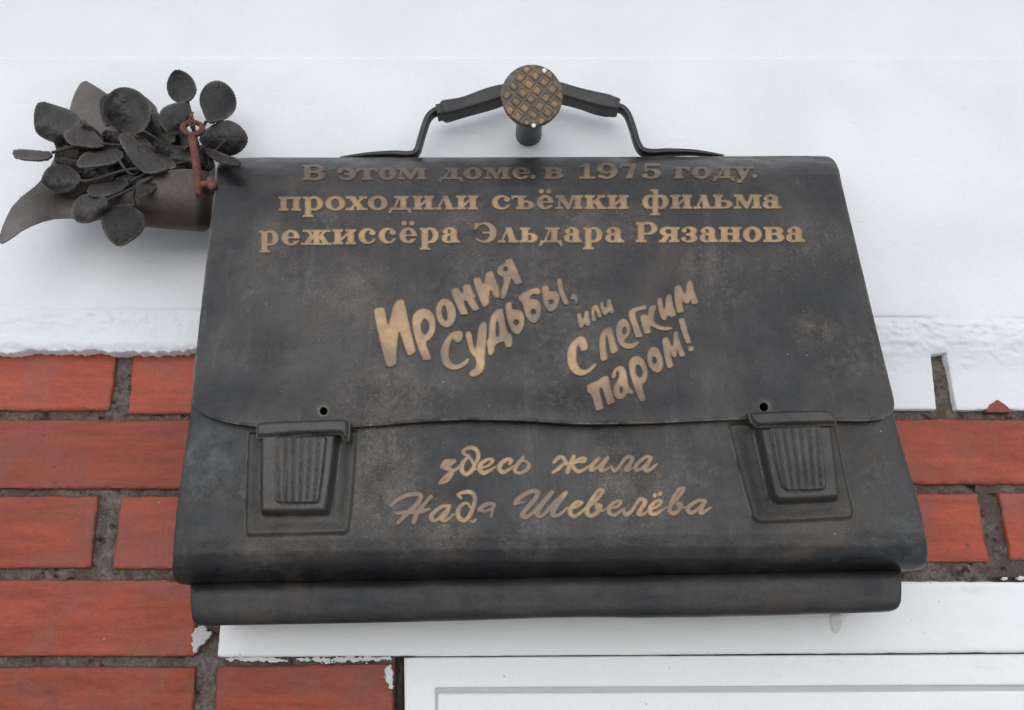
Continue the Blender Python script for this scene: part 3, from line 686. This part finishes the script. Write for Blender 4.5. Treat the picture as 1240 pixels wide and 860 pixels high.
A = ((450, 340), 7.167); B = ((530, 305), 7.167); C_ = ((590, 330), 7.167); F_ = ((430, 300), 2.756)
Dd = ((680, 350), 8.6); E_ = ((760, 330), 8.6); Gg = ((700, 400), 8.19)
TITLE = [
 (A, .2, [[(22,255),(35,238),(100,230),(118,245),(140,385),(150,380),(190,210),(220,172),(270,162),(285,175),(330,385),(385,600),(380,625),(335,658),(310,650),(245,450),(237,450),(215,640),(225,700),(200,745),(150,757),(125,740),(60,480),(22,280)]], []),
 (A, .2, [[(350,340),(365,290),(400,255),(450,240),(500,252),(535,285),(556,340),(557,410),(540,475),(500,525),(470,535),(520,665),(512,692),(455,700),(440,685),(385,530),(358,440)]], [[(428,400),(440,350),(460,334),(485,346),(500,385),(497,425),(482,460),(460,471),(438,450)]]),
 (A, .3, [[(555,250),(570,195),(600,162),(640,153),(690,172),(725,225),(737,290),(725,350),(695,395),(655,415),(620,405),(585,370),(562,320)]], [[(608,270),(618,226),(634,216),(648,245),(658,300),(658,338),(642,353),(622,325)]]),
 (B, .4, [[(113,325),(180,308),(205,358),(222,350),(210,295),(275,278),(290,300),(315,365),(330,380),(330,395),(315,405),(365,495),(360,505),(320,520),(303,515),(250,422),(222,428),(268,535),(262,548),(212,553),(200,548),(150,440),(130,390)]], []),
 (B, .4, [[(303,245),(320,228),(365,222),(378,235),(398,290),(410,200),(430,178),(475,165),(490,200),(543,345),(538,405),(510,408),(490,390),(457,318),(445,420),(452,450),(410,487),(395,485),(360,410)]], []),
 (B, .5, [[(580,78),(640,55),(655,75),(738,265),(735,275),(690,290),(675,288),(638,225),(630,265),(585,412),(552,416),(546,400),(547,345),(570,285),(570,225),(540,215),(515,190),(510,165),(530,120),(590,98)]], [[(574,140),(591,132),(608,140),(610,160),(600,172),(582,172),(572,160)]]),
 (A, .2, [[(595,620),(610,560),(650,490),(700,445),(760,430),(790,445),(795,480),(780,530),(745,547),(720,530),(712,508),(700,512),(680,560),(668,640),(680,690),(715,728),(750,728),(790,705),(830,675),(850,680),(850,700),(820,740),(760,775),(700,782),(640,755),(605,700)]], []),
 (F_, .2, [[(365,282),(388,277),(396,330),(403,340),(410,270),(420,250),(441,246),(440,300),(433,360),(434,398),(422,423),(392,436),(379,426),(384,411),(402,403),(405,372),(386,356),(376,325)]], []),
 (C_, .2, [[(15,470),(25,400),(55,345),(95,318),(130,312),(140,335),(172,525),(205,530),(220,560),(222,620),(205,655),(175,660),(155,640),(150,605),(110,612),(68,640),(60,690),(45,722),(10,728),(0,640),(-12,600),(10,580)]], [[(76,565),(78,435),(92,412),(108,548)]]),
 (C_, .2, [[(157,280),(175,262),(205,255),(215,265),(215,320),(240,322),(290,328),(318,360),(325,420),(315,480),(290,530),(260,547),(225,530),(195,475),(170,400),(158,330)]], [[(228,430),(240,414),(264,414),(278,430),(270,452),(250,462),(234,450)]]),
 (C_, .35, [[(258,220),(300,180),(380,140),(440,132),(465,150),(465,185),(440,200),(410,190),(375,205),(372,232),(410,230),(445,240),(468,280),(470,340),(455,400),(425,440),(395,448),(360,420),(335,380),(315,320),(305,265),(285,255),(275,235)]], [[(376,340),(390,322),(412,324),(426,342),(416,362),(396,368),(380,358)]]),
 (C_, .45, [[(470,140),(485,118),(520,112),(535,125),(540,170),(580,160),(610,170),(630,210),(628,260),(600,320),(560,350),(530,340),(495,290),(478,230)], [(603,65),(625,50),(650,60),(665,160),(690,220),(710,255),(708,275),(685,290),(665,278),(630,200),(612,130)]], [[(530,252),(545,240),(572,242),(578,258),(562,274),(542,274)]]),
 (C_, .55, [[(722,215),(730,190),(750,180),(775,190),(787,210),(783,275),(765,282),(763,245),(745,238),(725,238)]], []),
 (Dd, .05, [[(158,270),(175,252),(205,255),(212,310),(230,305),(240,240),(260,225),(285,235),(285,290),(308,365),(290,390),(265,395),(250,370),(235,380),(215,415),(195,415),(175,370),(160,300)]], []),
 (Dd, .2, [[(310,200),(330,175),(360,162),(385,175),(398,225),(425,290),(415,305),(385,312),(370,270),(355,215),(346,225),(352,280),(362,335),(325,350),(312,320),(308,260)]], []),
 (Dd, .35, [[(398,145),(415,128),(435,130),(447,190),(468,190),(470,125),(490,102),(515,105),(525,160),(550,240),(540,260),(515,268),(500,240),(480,255),(460,285),(435,280),(415,230),(400,185)]], []),
 (Dd, .25, [[(55,700),(65,620),(110,550),(170,500),(205,490),(245,510),(270,560),(278,610),(262,645),(215,657),(195,640),(182,590),(170,580),(155,650),(155,740),(175,810),(220,845),(270,840),(330,780),(360,775),(365,795),(335,840),(280,885),(220,912),(160,905),(105,870),(65,800)]], []),
 (Dd, .35, [[(390,590),(395,500),(420,440),(460,405),(505,395),(530,410),(560,540),(592,640),(585,660),(530,687),(512,675),(490,570),(475,485),(463,495),(460,600),(482,730),(475,745),(420,760),(408,745),(395,660)]], []),
 (Dd, .25, [[(560,430),(575,360),(610,318),(650,308),(695,340),(715,400),(712,470),(680,520),(650,545),(690,570),(740,565),(790,540),(808,552),(800,580),(760,620),(700,633),(640,620),(600,580),(575,520)]], [[(630,440),(643,406),(667,400),(679,430),(670,464),(650,480),(634,466)]]),
 (E_, .3, [[(5,410),(40,380),(120,355),(190,338),(197,375),(190,395),(130,403),(80,418),(85,470),(125,580),(160,660),(150,678),(95,690),(80,675),(50,570),(15,480)]], []),
 (E_, .4, [[(122,455),(180,430),(192,450),(212,440),(215,380),(235,350),(295,335),(300,350),(275,450),(270,505),(310,545),(370,568),(450,568),(470,580),(460,598),(390,615),(310,600),(240,560),(232,570),(245,630),(235,640),(180,648),(170,635),(150,560)]], []),
 (E_, .45, [[(300,290),(320,265),(350,262),(362,300),(372,385),(390,375),(395,260),(415,232),(450,225),(462,250),(470,330),(508,440),(500,460),(450,475),(430,455),(410,465),(395,500),(372,508),(345,480),(320,400)]], []),
 (E_, .4, [[(480,170),(500,138),(545,128),(560,160),(590,220),(605,210),(612,110),(630,85),(660,80),(680,120),(700,230),(738,300),(730,330),(690,342),(668,335),(653,280),(640,330),(605,335),(568,295),(570,350),(590,400),(580,418),(525,432),(510,415),(490,320)]], []),
 (E_, .25, [[(525,490),(545,478),(588,470),(600,520),(660,730),(655,742),(620,750),(605,740),(560,620)], [(622,782),(672,762),(692,795),(690,814),(650,832),(636,824)]], []),
 (Gg, .5, [[(82,560),(100,535),(215,490),(220,470),(285,448),(305,465),(320,560),(370,700),(360,718),(300,742),(288,735),(240,565),(205,578),(255,770),(248,785),(185,803),(175,795),(130,625),(100,630)]], []),
 (Gg, .4, [[(330,450),(345,400),(385,360),(425,350),(465,375),(485,440),(500,560),(550,600),(548,625),(530,640),(500,625),(480,640),(450,680),(415,690),(375,675),(345,625),(345,570),(370,520),(405,470),(402,410),(380,416),(377,470),(350,487),(332,480)]], [[(410,610),(413,570),(430,552),(447,590),(442,616),(425,626)]]),
 (Gg, .4, [[(498,340),(510,295),(545,260),(590,252),(635,275),(670,325),(690,400),(688,470),(665,525),(630,545),(672,680),(665,700),(635,712),(610,700),(560,580),(520,470)]], [[(568,390),(578,354),(597,346),(622,370),(639,410),(634,452),(612,476),(588,455),(572,425)]]),
 (Gg, .4, [[(680,270),(690,210),(715,175),(750,162),(790,175),(820,220),(843,290),(845,360),(825,410),(790,432),(750,420),(710,380),(690,330)]], [[(731,297),(742,270),(766,270),(782,300),(774,328),(755,335),(736,317)]]),
 (Gg, .35, [[(830,95),(850,75),(885,70),(900,90),(930,160),(942,150),(942,40),(960,15),(985,10),(1000,70),(1030,170),(1065,240),(1055,262),(1015,275),(1000,250),(985,180),(980,255),(960,280),(935,270),(915,200),(925,280),(945,350),(935,370),(905,388),(885,380),(860,290),(845,200)]], []),
]
for (o, s), tn, pos, neg in TITLE:
    pos = [chaikin(Z(o, s, q), 1) for q in pos]; neg = [chaikin(Z(o, s, q), 1) for q in neg]
    allp = [p for q in pos for p in q]
    def f(X, V, pos=pos, neg=neg):
        D = sd_poly(X, V, pos[0])
        for q in pos[1:]: D = np.minimum(D, sd_poly(X, V, q))
        for q in neg: D = np.maximum(D, -sd_poly(X, V, q))
        return D
    letter(f, polybox(allp, 2), fly, flap, tn + .38, .85, .0013)

H_ = ((465, 540), 8.6); I_ = ((600, 540), 8.6); J_ = ((730, 540), 8.6)
SCRIPT = [
 (H_, [[(600,225,30),(625,185,45),(660,160,40),(735,158,30)],[(735,165,32),(660,215,40),(640,240,36),(690,250,48),(700,300,44),(650,370,30),(580,395,22)],[(580,395,22),(600,360,22),(680,290,32),(760,240,26),(800,200,18)]]),
 (H_, [[(870,125,26),(820,180,42),(808,250,46),(850,298,40),(910,265,42),(945,200,36),(982,120,38),(970,55,40),(920,22,40),(850,35,36),(822,75,30),(860,98,28),(890,112,22)],[(870,125,26),(905,140,26),(925,180,26)],[(930,250,20),(985,242,16)]]),
 (H_, [[(1000,235,22),(1080,210,26),(1130,165,30),(1125,142,25),(1080,145,30),(1010,190,42),(1000,250,48),(1040,285,45),(1110,255,32),(1160,220,18)]]),
 (I_, [[(150,190,30),(165,152,38),(130,142,36),(70,175,45),(40,230,48),(75,280,42),(140,250,32),(195,212,20)]]),
 (I_, [[(290,120,34),(245,175,40),(205,235,45),(215,280,32),(280,280,38),(340,235,42),(345,185,38),(300,160,25),(265,168,20)]]),
 (I_, [[(610,175,28),(650,130,42),(700,120,38),(730,165,35),(755,195,35)],[(600,280,30),(650,245,38),(700,200,35),(745,190,30)],[(815,115,42),(780,190,42),(750,275,42)],[(790,192,28),(850,170,30),(925,165,32),(930,130,28),(880,135,30),(830,165,25)],[(800,195,30),(820,235,38),(860,270,40),(920,250,32),(980,208,18)]]),
 (I_, [[(1075,135,34),(1010,200,42),(995,255,40),(1050,235,25),(1170,125,34),(1110,210,42),(1100,262,38),(1150,250,24),(1205,212,18)]]),
 (J_, [[(92,225,30),(120,262,42),(160,235,32),(220,150,36),(260,115,40),(308,132,40),(285,190,42),(242,240,42),(255,262,32),(305,235,18)]]),
 (J_, [[(500,125,35),(460,115,32),(400,150,38),(345,210,44),(350,255,42),(400,240,30),(490,150,30)],[(500,125,38),(470,190,40),(440,250,42),(480,258,34),(560,195,18)]]),
 (H_, [[(75,625,34),(130,572,44),(230,522,46),(330,505,44),(382,520,46),(360,590,46),(260,690,48),(150,800,40)],[(130,705,36),(250,695,48),(400,685,45),(468,660,26)],[(490,530,34),(430,600,38),(350,700,48),(310,800,42)]]),
 (H_, [[(680,630,35),(620,630,36),(550,670,42),(495,730,46),(510,780,44),(570,760,30),(670,650,30)],[(680,630,38),(650,710,42),(600,770,42),(650,778,34),(725,715,18)]]),
 (H_, [[(800,545,28),(775,510,30),(830,487,38),(900,485,44),(945,530,42),(940,610,42),(905,700,44),(870,760,42),(820,780,44),(775,740,48),(775,670,44),(820,612,34),(870,602,26),(895,640,22)]]),
 (H_, [[(1130,660,24),(1145,612,30),(1080,605,34),(1020,640,40),(990,672,30),(1060,680,18),(1130,660,24),(1115,735,14)],[(895,785,18),(930,790,22),(955,772,16)]]),
 (I_, [[(205,610,34),(222,570,46),(320,500,50),(400,472,44),(440,490,48),(410,560,50),(330,650,50),(280,720,50),(320,745,40),(400,690,40),(500,580,42),(590,485,46),(520,570,48),(440,680,50),(445,735,44),(500,720,38),(620,590,42),(735,490,38),(660,590,46),(600,690,50),(605,735,40),(680,710,32),(750,645,18)],[(215,605,26),(300,590,20)]]),
 (I_, [[(775,655,22),(840,640,28),(895,600,30),(890,585,25),(840,590,32),(785,650,42),(780,710,46),(830,735,40),(910,680,30),(945,640,18)]]),
 (I_, [[(965,650,26),(1060,560,30),(1120,480,34),(1110,455,30),(1070,470,34),(1000,570,42),(960,650,46),(958,710,46),(1000,732,42),(1065,690,42),(1092,630,42),(1055,620,32),(1062,668,28),(1120,680,22),(1170,645,16)]]),
 (J_, [[(75,655,22),(150,635,28),(185,595,30),(170,575,28),(110,600,36),(65,650,44),(70,700,44),(120,725,40),(190,680,28),(222,655,16)]]),
 (J_, [[(218,672,28),(240,720,46),(300,680,36),(360,590,38),(395,555,40),(442,582,44),(405,650,44),(370,710,42),(420,715,32),(470,678,16)]]),
 (J_, [[(498,662,22),(570,635,28),(610,590,30),(595,570,26),(540,590,34),(490,650,44),(495,700,44),(550,712,40),(620,670,28),(665,640,16)],[(538,524,38),(542,516,38)],[(595,505,38),(600,496,38)]]),
 (J_, [[(705,640,26),(790,540,30),(845,455,32),(830,440,28),(790,460,34),(730,560,42),(700,640,44),(700,690,44),(750,705,42),(800,660,40),(815,610,38),(782,610,28),(800,650,24),(870,640,20),(890,620,16)]]),
 (J_, [[(1065,575,36),(1000,572,34),(930,610,42),(882,660,42),(920,702,42),(990,660,30),(1060,590,30)],[(1065,580,38),(1030,650,40),(1020,705,40),(1060,690,32),(1125,642,16)]]),
]
for n_, ((o, s), strokes) in enumerate(SCRIPT):
    segs = []
    for st in strokes:
        q = catmull(st, 5); q = [(o[0] + a / s, o[1] + b / s, w_ / s) for a, b, w_ in q]; segs.append(q)
    allp = [p for q in segs for p in q]
    def f(X, V, segs=segs):
        D = np.full(X.shape, 99.)
        for q in segs:
            for a, b in zip(q[:-1], q[1:]): D = np.minimum(D, sd_cap(X, V, a, b, a[2], b[2]))
        return D - .42
    letter(f, polybox(allp, 5), bdy, body, (.62 + random.uniform(-.08, .08)) if n_ != 12 else .95, .7, .0008 if n_ != 12 else .0004)

# ================================================================ HANDLE
hy = -.040
def pth(pts, y): return [P(a, b, y) for a, b in pts]
grip_pts = catmull([(529, 137), (545, 134), (565, 129), (590, 121), (615, 114), (645, 110), (672, 112), (700, 119), (725, 126), (749, 131)], 5)
sc_ = [.80 if i < 3 else 1.0 + .05 * math.sin(i * .5) for i in range(len(grip_pts))]; sc_[-3:] = [.95, .92, .82]
grip = sweep('handle', pth(grip_pts, hy), .0105, .0078, m_grip, case, nseg=28, power=7, scale=sc_)
def bracket(pts, y=hy):
    q = [P(a, b, y + dy) for a, b, dy in catmull(pts, 5)]; m = len(q)
    return sweep('handle_bracket', q, .0062, .0034, m_black, grip, nseg=16, power=4, scale=[1.0 if i < m * .6 else max(.35, 1 - ((i - m * .6) / (m * .4)) ** 2 * .7) for i in range(m)])
bracket([(540, 133, 0), (527, 136, 0), (519, 143, 0), (514, 155, 0), (509, 172, 0), (505, 184, 0), (497, 188.5, .002), (475, 187.5, .003), (445, 188.5, .003), (412, 192, .004)])
bracket([(738, 130, 0), (752, 132, 0), (760, 140, 0), (766, 156, 0), (771, 173, 0), (777, 183, 0), (788, 186, .002), (810, 184.8, .003), (842, 185.2, .003), (876, 189.5, .004)])

# ================================================================ NAIL
al = R(8); ax = Vector((0, -math.cos(al), -math.sin(al)))
n0 = P(640, 163, -.009); Ln = .088
hc = n0 + ax * Ln + Vector((.0015, 0, 0))
nail = thing('giant_nail', 'oversized bronze nail with a waffle patterned round head holding the briefcase handle', 'nail', n0)
s_px = .0305
lathe('shank', n0 + Vector((0, .012, 0)), ax, [(0, .0142), (.01, .0142), (.06, .0132), (Ln + .006, .0125)], m_black, nail, 28)
hax = Vector((0.03, -math.cos(R(18)), -math.sin(R(18)))).normalized()
hr = 37.5 * mpp(645, 118, hc.y)
head = lathe('nail_head', hc, hax, [(-.004, hr * .6), (-.002, hr * .93), (0, hr * .99), (.003, hr), (.0052, hr * .985), (.0062, hr * .95)], m_wgroove, nail, 48)
u_ = Vector((1, 0, 0)); u_ = (u_ - hax * u_.dot(hax)).normalized(); v_ = hax.cross(u_) * -1
rot = R(37); e1 = u_ * math.cos(rot) + v_ * math.sin(rot); e2 = -u_ * math.sin(rot) + v_ * math.cos(rot)
pit = hr * .345; hs_ = hr * .118
rnd = random.Random(3)
for i in range(-4, 5):
    for j in range(-4, 5):
        a, b = (i + .1) * pit, (j + .35) * pit
        if math.hypot(a, b) > hr * .93: continue
        V = []; k1 = hs_ * rnd.uniform(.85, 1.15); k2 = hs_ * rnd.uniform(.85, 1.15)
        for lv, (dz, kk) in enumerate(((.0055, 1.35), (.0070, 1.12), (.0073, .94), (.0064, .66))):
            for sx, sy in ((-1, -1), (1, -1), (1, 1), (-1, 1)):
                aa, bb = a + sx * k1 * kk, b + sy * k2 * kk; rr = math.hypot(aa, bb); lim_ = hr * .97
                if rr > lim_: aa *= lim_ / rr; bb *= lim_ / rr
                V.append(tuple(hc + hax * dz + e1 * aa + e2 * bb))
        F = [[12, 13, 14, 15]] + [[l * 4 + q, l * 4 + (q + 1) % 4, l * 4 + 4 + (q + 1) % 4, l * 4 + 4 + q] for l in range(3) for q in range(4)]
        link('raised_square', V, F, m_waffle, head, False)
# ring and flecks of white wall paint left round the nail
lathe('dark_gap_ring', n0 + Vector((0, .0015, 0)), Vector((0, -1, 0)), [(0, .0180), (.0022, .0178), (.0026, .0172), (.0024, .013)], m_black, nail, 30)  # black ring standing in for the dark gap round the nail
ring = lathe('paint_ring', n0 + Vector((0, .0015, 0)), Vector((0, -1, 0)), [(0, .0174), (.0030, .0168), (.0042, .0152), (.004, .013)], m_plaster, nail, 30)
for q_ in ring.data.vertices:
    q_.co.x += .0016 * math.sin(q_.co.z * 900 + q_.co.x * 400); q_.co.z += .0016 * math.sin(q_.co.x * 1100)
for dx, dy, r in ((.40, .80, .0022), (.05, -.99, .0021), (-.05, 1.0, .0013)):
    c0 = hc + hax * .0062 + (u_ * dx - v_ * dy) * hr * .98
    lathe('paint_fleck', c0, hax, [(0, r), (.0004, r * .95), (.0007, r * .7)], m_whitewood, nail, 12)

# ================================================================ BOUQUET
bq = thing('bronze_bouquet', 'bronze bunch of serrated rose leaves in a metal wrapping sheet left of the briefcase', 'bouquet', P(200, 250, -.03))
bo, bs = (0, 60), 3.44
def lp(pts, n=2): return chaikin(Z(bo, bs, pts), n)
BACK = lp([(0, 812), (-8, 795), (15, 720), (60, 635), (170, 552), (215, 480), (245, 395), (285, 270), (305, 190), (345, 122), (395, 150), (455, 190), (520, 260), (640, 330), (800, 400), (900, 440), (885, 640), (800, 700), (600, 700), (420, 712), (300, 700), (200, 706), (100, 745), (40, 790)], 1)
relief('wrapping_sheet', lambda X, V: sd_poly(X, V, BACK), polybox(BACK), 2.0,
       lambda X, V: -.030 - .030 * ss((V - 190) / 75) - .030 * ss((95 - X) / 95) + .006 * np.sin((X + V) / 28.), m_wrap, bq, skirt=.0016, closed=True)
FRONT = lp([(420, 700), (500, 620), (565, 560), (640, 518), (740, 496), (830, 500), (900, 516), (893, 640), (885, 760), (740, 750), (600, 736), (500, 726)], 1)
relief('wrapping_sheet', lambda X, V: sd_poly(X, V, FRONT), polybox(FRONT), 1.8,
       lambda X, V: -.046 - .040 * np.sqrt(np.clip(1 - ((V - 222) / 60) ** 2, 0, 1)) * ss((X - 100) / 70) + .010 * ss((X - 235) / 25), m_wrap2, bq, skirt=.0016, closed=True)
LEAVES = [ # outline, depth, tilt across, tilt down, cup
 ([(165,213),(240,235),(300,255),(335,290),(322,330),(290,392),(245,392),(165,360),(142,330),(142,250)], -.066, .00025, -.0002, .004),
 ([(50,428),(65,415),(150,420),(222,428),(190,462),(62,454)], -.075, .0002, -.002, .0),
 ([(260,350),(300,325),(345,285),(375,320),(440,400),(400,408),(330,402),(285,392)], -.070, .0004, -.0010, .003),
 ([(415,215),(430,192),(475,180),(460,310),(435,315),(418,280)], -.052, .0004, 0, .002),
 ([(440,210),(465,172),(510,155),(570,168),(610,205),(627,250),(620,310),(585,350),(520,345),(470,320),(438,280)], -.068, .0001, .0003, .005),
 ([(605,265),(660,260),(705,310),(735,370),(700,398),(650,372),(612,320)], -.062, -.0004, .0003, .003),
 ([(735,80),(790,103),(816,150),(810,185),(780,216),(740,219),(705,195),(692,150),(708,105)], -.064, -.0003, .0002, .004),
 ([(905,127),(945,143),(975,180),(983,230),(960,270),(915,293),(865,306),(850,270),(830,220),(835,180),(862,142)], -.066, .0003, -.0002, .004),
 ([(772,216),(792,245),(803,280),(770,322),(715,357),(680,330),(662,285),(670,250),(708,228)], -.080, .0002, -.0004, .004),
 ([(828,368),(870,322),(935,291),(990,308),(1028,350),(1026,390),(990,427),(940,442),(880,412),(835,388)], -.072, -.0002, .0005, .005),
 ([(835,400),(850,398),(920,432),(1002,460),(998,486),(940,476),(880,452)], -.082, -.0001, -.002, .001),
 ([(490,355),(530,348),(585,390),(645,440),(708,492),(640,516),(590,510),(545,460),(508,400)], -.084, .0003, -.0009, .004),
 ([(317,472),(345,432),(420,414),(505,416),(517,450),(460,478),(380,487),(330,492)], -.082, .0001, -.0016, .002),
 ([(170,545),(190,500),(225,478),(280,480),(320,510),(340,542),(300,586),(235,592),(180,560)], -.078, .0003, -.0006, .004),
 ([(223,600),(290,580),(360,548),(388,545),(335,598),(240,620)], -.068, 0, .0010, .001),
 ([(360,582),(400,540),(470,528),(548,548),(500,592),(430,614),(372,608)], -.080, .0001, -.0012, .003),
 ([(305,640),(338,605),(400,600),(452,625),(432,680),(380,716),(320,718),(298,690)], -.090, .0002, -.0004, .004),
 ([(428,672),(480,652),(548,640),(572,670),(602,690),(598,742),(552,788),(495,820),(450,792),(420,732)], -.092, -.0001, -.0003, .004),
 ([(565,550),(620,515),(722,500),(700,530),(630,590),(570,622)], -.087, .0001, -.0010, .002),
 ([(640,370),(700,395),(790,410),(800,470),(740,492),(680,470),(640,430)], -.068, .0003, .0006, .003),
 ([(350,490),(430,484),(520,480),(520,525),(430,530),(370,530)], -.062, 0, .0010, .002),
 ([(480,330),(560,345),(620,380),(640,430),(600,440),(520,390)], -.060, 0, .0008, .002),
 ([(520,150),(600,190),(660,250),(650,330),(590,300),(540,230)], -.050, .0003, 0, .004),
 ([(230,350),(300,360),(350,420),(330,470),(260,450),(225,400)], -.060, .0004, .0006, .004),
 ([(360,440),(430,430),(470,470),(480,540),(420,540),(370,500)], -.070, -.0004, .0008, .004),
 ([(560,400),(610,390),(700,440),(740,490),(690,500),(610,460)], -.080, .0003, -.0008, .004),
 ([(700,270),(750,290),(790,350),(780,420),(730,400),(695,340)], -.062, -.0004, .0004, .004),
 ([(330,300),(400,330),(450,400),(430,430),(360,400)], -.054, 0, .0006, .003),
 ([(420,330),(500,350),(560,420),(520,450),(440,410)], -.056, 0, .0006, .003),
 ([(230,430),(320,440),(400,480),(360,520),(280,510),(230,480)], -.056, 0, .0006, .003),
 ([(560,470),(640,480),(720,500),(640,560),(570,540)], -.064, 0, .0010, .003),
 ([(700,420),(770,380),(840,400),(850,470),(780,500),(710,480)], -.056, 0, .0006, .003),
 ([(590,240),(640,250),(690,310),(700,360),(640,350),(600,300)], -.054, 0, .0006, .003),
 ([(600,430),(680,420),(780,440),(840,480),(770,500),(680,500)], -.066, 0, .0008, .003),
 ([(440,440),(520,430),(620,470),(650,520),(560,530),(480,500)], -.066, 0, .0008, .003),
 ([(780,400),(850,420),(900,470),(860,510),(800,490)], -.060, 0, .0006, .003),
 ([(330,400),(400,380),(480,400),(500,440),(420,450),(350,430)], -.062, 0, .0010, .002),
 ([(560,380),(640,400),(700,450),(660,480),(600,460),(560,420)], -.058, 0, .0010, .002),
 ([(290,520),(360,500),(450,520),(470,570),(400,600),(330,580)], -.062, 0, .0012, .002),
 ([(470,540),(540,520),(600,540),(590,590),(540,620),(490,600)], -.066, 0, .0010, .002),
 ([(660,300),(730,330),(790,380),(810,440),(740,430),(680,380)], -.058, 0, .0008, .003),
 ([(400,600),(470,580),(550,610),(560,650),(480,680),(420,660)], -.070, 0, .0010, .002),
 ([(250,400),(320,405),(330,440),(290,475),(240,470),(225,430)], -.060, 0, .0008, .002),
]
for n_, (pts, y0, tx, tv, cup) in enumerate(LEAVES):
    q = lp(pts, 1); cx = sum(p[0] for p in q) / len(q); cy = sum(p[1] for p in q) / len(q)
    xs = np.array([p[0] - cx for p in q]); ys = np.array([p[1] - cy for p in q]); th = .5 * math.atan2(2 * (xs * ys).sum(), (xs ** 2).sum() - (ys ** 2).sum())
    ca, sa = math.cos(th), math.sin(th); hwid = max(4, np.abs(-xs * sa + ys * ca).max()); hlen = np.abs(xs * ca + ys * sa).max()
    per = sum(math.hypot(q[i][0] - q[i - 1][0], q[i][1] - q[i - 1][1]) for i in range(len(q))); nt_ = round(per / 3.6)
    def f(X, V, q=q, cx=cx, cy=cy, nt_=nt_):
        a = np.arctan2(V - cy, X - cx); r = np.hypot(X - cx, V - cy)
        return sd_poly(X, V, q) - .6 + 2.0 * (np.abs(((a * nt_ / (2 * math.pi)) % 1) - .5) - .15) * (r > 2)
    def b(X, V, cx=cx, cy=cy, y0=y0, tx=tx, tv=tv, cup=cup, ca=ca, sa=sa, hw=hwid, hl=hlen, k=n_):
        u = (X - cx) * ca + (V - cy) * sa; t = -(X - cx) * sa + (V - cy) * ca
        vein = np.exp(-(t / 1.5) ** 2) + .55 * np.exp(-((((u - np.abs(t) * .8) / 7.5) % 1 - .5) / .13) ** 2) * (np.abs(t) > 1.5)
        return y0 + tx * (X - cx) + tv * (V - cy) * .7 + 2.4 * cup * (t / hw) ** 2 - 1.1 * cup * (u / hl) ** 2 + .0004 * vein + .007 * fbm(X / 17, V / 17, 100 + k, 2) + .0012 * fbm(X / 3, V / 3, 60 + k, 2)
    relief('leaf', f, polybox(q, 3), .85, b, m_leaf, bq, skirt=.0030, closed=True, sharp=50)
STEMS = [[(860,490,-.05),(700,470,-.055),(500,412,-.06),(330,408,-.066),(215,430,-.074)], [(860,495,-.05),(760,470,-.07),(620,540,-.088),(540,585,-.089),(448,628,-.09)],
         [(620,540,-.088),(558,590,-.091),(560,655,-.091)], [(850,470,-.05),(820,380,-.06),(798,280,-.064),(780,212,-.064)], [(850,470,-.05),(850,400,-.06),(838,350,-.064),(858,300,-.066)],
         [(840,470,-.05),(810,350,-.072),(788,300,-.08)], [(860,480,-.06),(850,420,-.078),(838,398,-.082)], [(850,480,-.05),(700,400,-.058),(600,340,-.066)], [(830,480,-.05),(690,500,-.075),(540,500,-.078),(380,545,-.078),(335,545,-.078)],
         [(830,480,-.05),(640,420,-.06),(440,395,-.068),(370,395,-.07)], [(830,490,-.05),(660,500,-.078),(545,550,-.08)], [(830,480,-.06),(760,400,-.06),(735,300,-.06)],
         [(870,470,-.055),(900,420,-.068),(940,380,-.072)], [(600,500,-.07),(545,520,-.078),(480,440,-.08)]]
for st in STEMS:
    q = catmull(st, 5)
    sweep('stem', [P(bo[0] + a / bs, bo[1] + b / bs, c) for a, b, c in q], .0016, .0016, m_leaf, bq, nseg=8, power=2)

# ================================================================ KEY
ky = -.0895
key = thing('rusty_key', 'small rusty brown door key hanging on the bouquet beside the briefcase corner', 'key', P(237, 190, ky))
def kz(pts): return Z(bo, bs, pts)
relief('key_bow', lambda X, V: np.maximum(sd_ell(X, V, 232.6, 154.6, 15, 9.6), -sd_ell(X, V, 232.6, 154.2, 8.6, 5.0)), (214, 252, 141, 168), .8, lambda X, V: ky + (V - 155) * -.0002, m_rust, key, h=lambda d: .002 * ss(-d / 2.2), skirt=.0035, closed=True)
kq = kz([(782, 360), (815, 358), (826, 440), (836, 520), (836, 606), (812, 600), (800, 480)])
relief('key_shank', lambda X, V: sd_poly(X, V, kq), polybox(kq), .8, lambda X, V: ky - .0004 + 0 * X, m_rust, key, h=lambda d: .0032 * np.sqrt(np.clip(-d / 4, 0, 1)), skirt=.004, closed=True)
kb = kz([(828, 548), (862, 545), (862, 532), (886, 528), (888, 545), (897, 548), (897, 572), (884, 580), (868, 578), (860, 566), (832, 578)])
relief('key_bit', lambda X, V: sd_poly(X, V, kb), polybox(kb), .8, lambda X, V: ky + .0006 + 0 * X, m_rust, key, h=lambda d: .0018 * ss(-d / 2), skirt=.0032, closed=True)
q = catmull([(790, 270, -.081), (812, 300, -.0915), (800, 318, -.0935), (786, 300, -.088), (806, 262, -.081)], 6)
sweep('wire_loop', [P(bo[0] + a / bs, bo[1] + b / bs, c) for a, b, c in q], .0009, .0009, m_rust, key, nseg=6, power=2)
